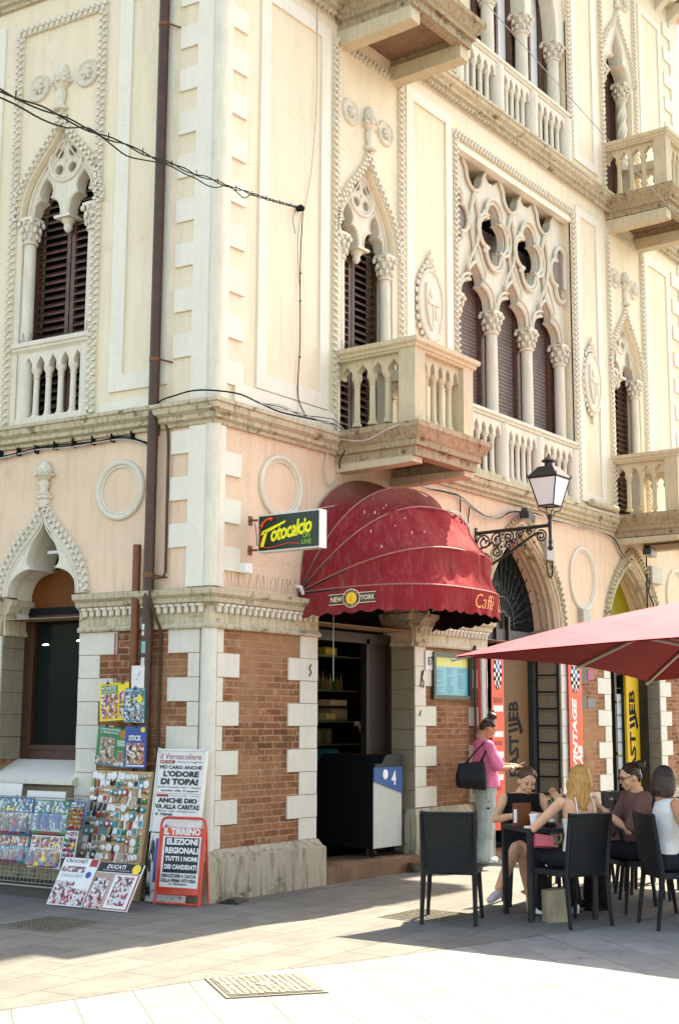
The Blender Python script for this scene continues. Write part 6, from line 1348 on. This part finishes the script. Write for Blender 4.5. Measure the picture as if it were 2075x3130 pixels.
def head(o, M, sk, hair, style, s=1., glasses=False, look=0.):
    """M: head frame at the head centre, y forward"""
    H_ = MB(); H_.ball((0, -.008, .02), (.073, .090, .092), 18, M, m=12); H_.ball((0, .022, -.03), (.056, .062, .068), 16, M, m=10); H_.ball((0, .045, -.078), (.034, .034, .026), 10, M)
    H_.ball((0, .080, -.012), (.011, .018, .020), 8, M); H_.tube([M @ Vector(p) for p in ((0, .078, .03), (0, .088, .0), (0, .096, -.018))], [.008, .010, .013], 8)
    for sx in (-1, 1):
        H_.ball((sx*.074, -.008, -.005), (.010, .018, .029), 8, M); H_.ball((sx*.040, .060, -.028), (.022, .02, .022), 8, M); H_.ball((sx*.028, .072, .032), (.020, .012, .008), 8, M)
    H_.ball((0, .078, -.052), (.024, .014, .009), 8, M); H_.ball((0, .075, -.064), (.02, .013, .008), 8, M)
    H_.tube([M @ Vector((0, -.015, -.05)), M @ Vector((0, -.03, -.15))], [.05, .05], 12)
    F_ = MB()
    for sx in (-1, 1):
        F_.ball((sx*.029, .076, .012), (.013, .008, .006), 8, M, 0); F_.ball((sx*.029, .083, .012), (.0055, .003, .0055), 7, M, 1); F_.tube([M @ Vector((sx*.014, .083, .030)), M @ Vector((sx*.03, .084, .036)), M @ Vector((sx*.045, .075, .031))], .0028, 5, mi=1); F_.tube([M @ Vector((sx*.016, .084, .017)), M @ Vector((sx*.03, .087, .020)), M @ Vector((sx*.043, .077, .015))], .002, 5, mi=1)
    F_.tube([M @ Vector((-.022, .084, -.055)), M @ Vector((0, .092, -.058)), M @ Vector((.022, .084, -.055))], [.003, .0055, .003], 6, mi=2)
    part('face_features', F_, [flat('eye white', (.7, .68, .65)), flat('dark brown', (.03, .015, .01)), flat('lips', (.40, .09, .07))], o, Matrix.Identity(4), ang=60)
    G = MB(); rng = random.Random(style)
    G.ball((0, -.022, .040), (.079, .088, .088), 16, M, m=10)
    def strand(pts, r=.012): G.tube([M @ Vector(p) for p in pts], r if isinstance(r, list) else [r]*len(pts), 6)
    if style in ('bun', 'topbun', 'low'):
        for k in range(9): a = -1.3+2.6*k/8; strand([(.062*sin(a), .048*cos(a*.5), .078-.012*abs(a)), (.076*sin(a), -.02, .10-.02*abs(a)), (.05*sin(a), -.09, .06)], .014)
        G.ball((0, -.06, 0), (.068, .05, .065), 12, M)
        bc = {'bun': (0, -.125, .075), 'topbun': (0, -.045, .14), 'low': (0, -.10, -.02)}[style]; br = {'bun': .042, 'topbun': .048, 'low': .035}[style]
        for k in range(7): a = k*.9; G.ball((bc[0]+.35*br*cos(a), bc[1]+.35*br*sin(a*1.7), bc[2]+.3*br*sin(a)), br*.8, 8, M)
        if style == 'topbun':
            for k in range(7): a = k*.9; strand([(bc[0], bc[1], bc[2]), (bc[0]+.05*cos(a), bc[1]+.05*sin(a), bc[2]+.03), (bc[0]+.06*cos(a+.5), bc[1]+.06*sin(a+.5), bc[2]+.01+.01*k)], .007)
    else:
        L = .25 if style == 'long' else .13
        for k in range(64 if style == 'long' else 40):
            a = radians(50+260*k/(63 if style == 'long' else 39)); x, y = sin(a), cos(a); wv = .016*sin(k*1.1)+.008*rng.random() if style == 'long' else 0; rr = 1 if style == 'long' else 1.12
            strand([(.055*x, .055*y-.02, .095), (.083*x*rr, .086*y-.02, .03), (.088*x*rr+wv, .088*y-.02, -.05), ((.08 if style == 'long' else .095)*x-wv, (.075 if style == 'long' else .09)*y-.022, -L*.66), ((.055+.02*rng.random() if style == 'long' else .088)*x+wv, .06*y-.02-(.02*rng.random()), -L-(.05*rng.random() if style == 'long' else 0))], [.014, .011, .010, .009, .004] if style == 'long' else [.015, .014, .013, .012, .010])
    part('hair', fuse(G, .006, 2, hair, 'hair'), None, o, Matrix.Identity(4)) if False else link('hair', fuse(G, .0042, 1, hair, 'hair'), o)
    if glasses:
        g = MB()
        for sx in (-1, 1): g.tube([M @ Vector((sx*.031+.022*cos(a), .094-.01*abs(cos(a)), .010+.017*sin(a))) for a in [i*pi/8 for i in range(16)]], .0032, 5, closed=True); g.tube([M @ Vector((sx*.053, .088, .015)), M @ Vector((sx*.078, -.005, .018))], .003, 5)
        g.tube([M @ Vector((-.009, .096, .012)), M @ Vector((.009, .096, .012))], .003, 5); part('glasses', g, M_BLACK, o, Matrix.Identity(4))
    return H_
def shoe(mb, a, d, k=1., mi=0):
    d = Vector((d[0], d[1], d[2] if len(d) > 2 else 0)).normalized(); a = Vector(a); up = Vector((0, 0, 1)); q = up-d*up.dot(d); q.normalize()
    R_ = Matrix(((d.cross(q).x, d.x, q.x, a.x), (d.cross(q).y, d.y, q.y, a.y), (d.cross(q).z, d.z, q.z, a.z), (0, 0, 0, 1)))
    mb.ball((0, -.03, -.03), (.036, .05, .045), 12, R_); mb.ball((0, .05, -.045), (.04, .09, .032), 12, R_); mb.ball((0, .115, -.052), (.038, .05, .026), 12, R_); mb.ball((0, .045, -.07), (.042, .13, .012), 12, R_)
I4 = Matrix.Identity(4)
def seated(label, x, y, a, tone, hairm, style, top, bottom, headM, armL, armR, sleeves, legs=None, shoes=None, glasses=False, sleeve_r=.052, shtop=.985, shw=.165, neckline='crew', lean=0., bare_legs=False, straps=False, tank_low=False, handc=.6):
    """local frame: y forward, seat top .435; arms are [elbow, wrist, hand direction, hand up]"""
    o = thing('person', label, 'person', T(x, y, .004) @ RZ(a-pi/2)); ly = lambda z: lean*(z-.5)
    B = head(o, headM, tone, hairm, style, 1., glasses); nk = headM @ Vector((0, -.03, -.14)); shz = shtop
    limb(B, [nk, Vector((0, ly(shz)-.01, shz+.02))], [.048, .056])
    secs = [(0, ly(.52)-.02, .45, .165, .12), (0, ly(.55), .56, .158, .112), (0, ly(.68), .68, .128, .092), (0, ly(.8), .80, .142, .102), (0, ly(.9), .90, .152, .100), (0, ly(.96), .965, .145, .082), (0, ly(1.), shz+.015, .085, .06)]
    loft(B, secs); C_ = MB(); loft(C_, [(cx, cy, cz, hw+.012, hd+.012) for cx, cy, cz, hw, hd in (secs[1:6] if not tank_low else [secs[1], secs[2], (0, ly(.78), .78, .138, .1), (0, ly(.82), .82, .144, .1)])] + ([] if tank_low else [(0, ly(1.), shz+.012, .088, .066)]))
    legs = legs or [((-.10, .40, .50), (-.11, .42, .09)), ((.10, .40, .50), (.11, .42, .09))]
    Tm = MB(); loft(Tm, [(0, -.03, .44, .172, .135), (0, -.02, .50, .175, .132), (0, 0, .60, .15, .112)])
    for i, (kn, an) in enumerate(legs):
        hp = Vector(((-1)**(i+1)*-.085 if False else (-.085 if i == 0 else .085), .02, .50)); kn, an = Vector(kn), Vector(an)
        limb(B, [hp, hp.lerp(kn, .5), kn, kn.lerp(an, .35), an], [.082, .072, .053, .055, .034])
        if not bare_legs: limb(Tm, [hp, hp.lerp(kn, .5), kn, kn.lerp(an, .5), kn.lerp(an, .93)], [.095, .085, .07, .072, .075])
        else: limb(Tm, [hp, hp.lerp(kn, .6)], [.095, .088])
    for sx, arm in ((-1, armL), (1, armR)):
        sh = Vector((sx*shw, ly(shz), shz-.035)); el, wr = Vector(arm[0]), Vector(arm[1])
        limb(B, [sh, sh.lerp(el, .5), el, el.lerp(wr, .35), wr], [.046, .041, .034, .036, .023]); hand(B, wr, arm[2], arm[3], handc, -sx)
        if sleeves > 0: limb(C_, [sh+Vector((-sx*.03, 0, .01)), sh, sh.lerp(el, sleeves)], [.055, sleeve_r+.004, sleeve_r+.004])
    link('body', fuse(B, .0065, 4, tone), o); link('top', fuse(C_, .0075, 6, top, 'top'), o); link('trousers', fuse(Tm, .0085, 6, bottom, 'trousers'), o)
    if straps:
        for sx in (-1, 1): part('strap', MB().tube(smooth_path([(sx*.09, ly(.9)-.115, .86), (sx*.085, ly(.97)-.095, .955), (sx*.075, ly(1.)-.045, shz+.018), (sx*.07, ly(1.)+.05, shz-.01)]), .006, 6), top, o)
    S_ = MB()
    for i, (kn, an) in enumerate(legs): d = Vector(shoes[1][i]) if shoes and len(shoes) > 1 else Vector((0, 1, 0)); shoe(S_, Vector(an)+Vector((0, 0, .01)), d)
    link('shoes', fuse(S_, .006, 3, shoes[0] if shoes else M_WHITE, 'shoes'), o); return o
def HM(x, y, z, pitch=0., yaw=0., roll=0.): return T(x, y, z) @ RZ(yaw) @ RX(pitch) @ RY(roll)
M_BLKC = cloth('black cotton', (.010, .010, .011)); M_NAVY = cloth('charcoal trousers', (.016, .017, .022)); M_TANK = cloth('white ribbed cotton', (.70, .68, .64), .06); M_MAUVE = cloth('mauve brown jersey', (.17, .085, .07)); M_PINK = cloth('washed pink cotton', (.85, .20, .36), .25); M_JEAN = cloth('pale denim', (.42, .45, .41), .28, 5)
H_BLONDE = hairmat('blonde hair', (.20, .075, .015), (.62, .32, .08)); H_BROWN = hairmat('dark brown hair', (.012, .006, .004), (.05, .022, .012)); H_AUB = hairmat('brown hair', (.035, .014, .007), (.14, .06, .03))
# woman facing us across the table
seated('woman in sleeveless black top looking down at the table, brown hair tied back', 1.64, -2.31, radians(-141.5), SK, H_AUB, 'low', M_BLKC, M_BLKC, HM(-.03, .14, 1.075, -.5, .15),
       [(-.26, .13, .74), (-.05, .30, .80), (.8, .5, .1), (0, .3, 1)], [(.26, .12, .74), (.10, .33, .79), (-.4, .8, .2), (.2, .2, 1)], 0, [((.12, .40, .52), (.30, .55, .20)), ((.06, .38, .46), (.0, .38, .09))], (plain('pinkish white leather', (.55, .42, .40), .5), [(.75, .6, -.35), (0, 1, 0)]), lean=.16, shtop=.96, bare_legs=True, handc=.9)
# blonde seen from behind
seated('woman with long wavy blonde hair seen from behind in a white strap top', .97, -3.23, radians(62), SK, H_BLONDE, 'long', M_TANK, M_NAVY, HM(.03, .06, 1.125, -.2, -.55, .1),
       [(-.34, .20, .73), (-.13, .43, .77), (.9, .5, .0), (0, 0, 1)], [(.22, .24, .74), (.06, .38, .93), (-.5, .3, .8), (.3, .9, .2)], 0, [((-.20, .36, .50), (-.12, .40, .09)), ((.13, .40, .50), (.16, .36, .09))], (M_WHITE, [(-.3, 1, 0), (.2, 1, 0)]), lean=.10, straps=True, tank_low=True, handc=.5)
# woman with glasses in profile
seated('woman with glasses and a dark bun in a mauve brown T-shirt, seen in profile', 1.95, -3.30, radians(140), SK, H_BROWN, 'bun', M_MAUVE, M_BLKC, HM(0, .08, 1.12, -.28, -.05),
       [(-.20, .20, .68), (-.03, .36, .86), (.2, .6, .5), (-.3, -.5, 1)], [(.20, .20, .62), (.05, .37, .84), (-.1, .6, .6), (.4, -.5, 1)], .85, None, (M_BLACK,), True, .062, lean=.05, handc=.9)
# woman with a bob at the right edge
seated('woman with a dark brown bob in a white tank top at the right edge', 1.26, -3.80, radians(-48), SKT, H_BROWN, 'bob', M_TANK, M_NAVY, HM(-.02, .05, 1.125, -.15, .15),
       [(-.27, .20, .74), (-.16, .42, .70), (.3, 1, 0), (0, 0, 1)], [(.26, .10, .72), (.20, .36, .70), (-.2, 1, 0), (0, 0, 1)], 0, None, (M_BLACK,), lean=.12)
solo('pouch', 'small pink leather pouch with a thin chain on the blonde woman lap', 'pouch', MB().prism([(-.09, -.05), (.07, -.06), (.085, .03), (-.07, .055)], -.02, .02).tube(smooth_path([(.06, -.02, .0), (.12, -.02, -.03), (.16, -.02, .03), (.1, -.02, .04)]), .004, 5, mi=1), [plain('pink leather', (.55, .10, .12), .4), plain('gold chain', (.6, .4, .15), .3, .6, .8)], T(.80, -2.97, .645) @ RZ(radians(-35)) @ RX(-.5))
# standing woman
def standing():
    o = thing('person', 'woman in pink T-shirt and torn pale jeans standing by the wall with a phone', 'person', T(4.30, -.38, .004) @ RZ(radians(-40)-pi/2)); hM = HM(0, .05, 1.515, -.62, -.1)
    B = head(o, hM, SKT, H_BROWN, 'topbun'); limb(B, [hM @ Vector((0, -.03, -.13)), Vector((0, -.015, 1.37))], [.048, .055])
    secs = [(0, 0, .80, .155, .115), (0, 0, .90, .16, .118), (0, .0, 1.02, .125, .095), (0, 0, 1.15, .14, .10), (0, -.005, 1.27, .152, .10), (0, -.01, 1.345, .14, .08), (0, -.015, 1.385, .08, .06)]; loft(B, secs)
    C_ = MB(); loft(C_, [(0, .01, .86, .205, .165), (0, .01, .98, .195, .150), (0, .0, 1.12, .180, .132), (0, 0, 1.25, .178, .125), (0, -.01, 1.345, .155, .095), (0, -.015, 1.395, .085, .068)])
    J = MB(); loft(J, [(0, 0, .78, .175, .135), (0, 0, .92, .165, .125), (0, 0, 1.0, .14, .11)])
    for sx, y0, an in ((-1, .0, (-.10, .03, .09)), (1, .0, (.09, -.06, .09))):
        hp = Vector((sx*.085, 0, .84)); kn = Vector((sx*.09, an[1]*.5+.02, .46)); an = Vector(an); limb(B, [hp, hp.lerp(kn, .5), kn, an], [.085, .075, .055, .038])
        limb(J, [hp, hp.lerp(kn, .5), kn, kn.lerp(an, .5), an.lerp(kn, .04)], [.102, .099, .092, .095, .102])
    for sx, el, wr, d in ((-1, (-.21, .10, 1.09), (-.08, .32, 1.10), (.5, .8, .05)), (1, (.22, .09, 1.07), (.09, .32, 1.08), (-.35, .9, .1))):
        sh = Vector((sx*.17, -.01, 1.325)); el, wr = Vector(el), Vector(wr); limb(B, [sh, sh.lerp(el, .5), el, el.lerp(wr, .35), wr], [.048, .042, .036, .036, .024]); hand(B, wr, d, (0, .0, -1) if False else (0, -.2, 1), .5, -sx)
        limb(C_, [sh+Vector((-sx*.04, 0, .015)), sh, sh.lerp(el, .5), sh.lerp(el, .82)], [.062, .066, .074, .082])
    link('body', fuse(B, .0065, 4, SKT), o); link('t_shirt', fuse(C_, .008, 7, M_PINK, 't_shirt'), o); link('jeans', fuse(J, .009, 7, M_JEAN, 'jeans'), o)
    S_ = MB(); shoe(S_, (-.10, .03, .10), (-.1, 1, 0)); shoe(S_, (.09, -.06, .10), (.15, 1, 0)); link('shoes', fuse(S_, .006, 3, M_WHITE, 'shoes'), o)
    mb = MB()
    for z, w, h in ((.70, .022, .018), (.63, .03, .022), (.50, .04, .055), (.44, .03, .02)): mb.ball((.170 if z > .6 else .162, -.02, z), (.014, w, h), 8)
    part('jeans_tear', mb, M_BLACK, o, I4); part('watch', MB().tube([(.125, .28, 1.06), (.125, .30, 1.06)], .036, 12), plain('steel watch', (.5, .48, .42), .3, .5, .6), o, I4)
    part('shirt_print', MB().text('CAL', .16, .09, T(.02, .128, 1.17) @ RZ(pi) @ RX(.05), bold=.02), flat('dark print', (.1, .02, .06)), o, I4)
    pm = T(4.30, -.38, .004) @ RZ(radians(-40)-pi/2)
    solo('phone', 'dark phone in the hands of the standing woman', 'phone', MB().box(-.036, .036, -.004, .004, -.075, .075).box(-.032, .032, -.0055, -.004, -.07, .07, mi=1), [M_BLACK, flat('phone glass', (.15, .17, .18), .1)], pm @ T(-.0, .43, 1.105) @ RX(-1.2))
    solo('phone_case', 'black folded phone case cover under the phone of the standing woman', 'phone case', MB().prism([(-.04, -.10), (.04, -.09), (.045, .06), (-.04, .07)], -.004, .004), M_BLACK, pm @ T(.02, .40, 1.06) @ RX(-1.35))
    Bg = thing('tote_bag', 'large black tote bag hanging from the shoulder of the standing woman', 'bag', pm @ T(.225, -.24, .16) @ SCL(.86, .86, .86)); mb = MB()
    secs = []
    vs = []; n = 20
    for z, hw, hd in ((.80, .19, .055), (.82, .205, .07), (.95, .21, .075), (1.08, .185, .05), (1.14, .175, .03)):
        for i in range(n): a_ = 2*pi*i/n; vs.append((hd*math.copysign(abs(cos(a_))**.6, cos(a_)), hw*math.copysign(abs(sin(a_))**.5, sin(a_)), z+.02*sin(a_)*(1 if z > 1 else -1)))
    mb.add(vs, [(j*n+i, j*n+(i+1) % n, (j+1)*n+(i+1) % n, (j+1)*n+i) for j in range(4) for i in range(n)]+[tuple(reversed(range(n))), tuple(4*n+i for i in range(n))])
    part('body', mb, plain('black leather', (.006, .007, .009), .45, .2, var=.3), Bg, I4, ang=60)
    for yy in (-.012, .012): part('handle', MB().tube(smooth_path([(.03*yy/.012, -.10, 1.10), (-.01, .05, 1.26), (-.06, .22, 1.40), (-.03, .22, 1.30), (.03*yy/.012, .11, 1.10)]), .009, 6), M_BLACK, Bg)
standing()
# ================================================================ ground, sky, sun, camera
SUN = Vector((.83, .03, 1.0)).normalized()
t = None
ARPAV = paving('street slabs', -radians(52), .78, .36, (.225, .224, .212), seam=(.16, .155, .14))
NRPAV = paving('pavement slabs', -radians(4), .72, .40, (.165, .158, .138), .45, (.10, .09, .07))
mb = MB(); mb.add([(-60, -60, 0), (70, -60, 0), (70, 70, 0), (-60, 70, 0)], [(0,1,2,3)])
props(solo('street', None, None, mb, ARPAV), kind='structure')
bord = [(-14, -1.2), (-6, -1.75), (-3.99, -2.11), (-3.2, -2.28), (-2.35, -2.47), (-1.67, -2.74), (-.6, -3.05), (1.5, -3.6), (12, -5.2), (30, -7)]
mb = MB(); mb.add([(x, y, .002) for x, y in bord]+[(30, 1, .002), (-14, 40, .002)], [tuple(range(len(bord)+2))])
props(solo('pavement', None, None, mb, NRPAV), kind='structure')
w = bpy.data.worlds.new('World'); SC.world = w; w.use_nodes = True
nt = w.node_tree; bg = nt.nodes['Background']; sky = nt.nodes.new('ShaderNodeTexSky'); sky.sky_type = 'NISHITA'; sky.sun_disc = False
el = math.asin(SUN.z); sky.sun_elevation = el; sky.sun_rotation = atan2(SUN.x, SUN.y); sky.air_density = 1.0; sky.dust_density = 2.5; sky.ozone_density = 1.0
nt.links.new(sky.outputs[0], bg.inputs[0]); bg.inputs[1].default_value = .15
sl = bpy.data.lights.new('sun', 'SUN'); sl.energy = 4.2; sl.angle = radians(.6); sl.color = (1, .97, .92)
so = bpy.data.objects.new('sun', sl); COL.objects.link(so); so.rotation_euler = (-SUN).to_track_quat('-Z', 'Y').to_euler()
cd = bpy.data.cameras.new('camera'); co = bpy.data.objects.new('camera', cd); COL.objects.link(co); SC.camera = co
yaw, pitch, roll = .63815, .15815, .00512
fw = Vector((cos(pitch)*cos(yaw), cos(pitch)*sin(yaw), sin(pitch))); r_ = Vector((sin(yaw), -cos(yaw), 0)); u_ = r_.cross(fw)
rr = cos(roll)*r_+sin(roll)*u_; uu = -sin(roll)*r_+cos(roll)*u_
co.matrix_world = Matrix(((rr.x, uu.x, -fw.x, -8.9957), (rr.y, uu.y, -fw.y, -8.15247), (rr.z, uu.z, -fw.z, 1.6), (0, 0, 0, 1)))
cd.sensor_fit = 'VERTICAL'; cd.sensor_height = 36; cd.lens = 36*4003/3130; cd.clip_end = 300; cd.clip_start = .05
vs = SC.view_settings; vs.view_transform = 'Standard'; vs.look = 'None'; vs.gamma = 1; vs.exposure = 2.25
try: vs.use_white_balance = True; vs.white_balance_temperature = 8100; vs.white_balance_tint = 8
except Exception as e: print('wb', e)
SC.cycles.max_bounces = 8; SC.cycles.diffuse_bounces = 4
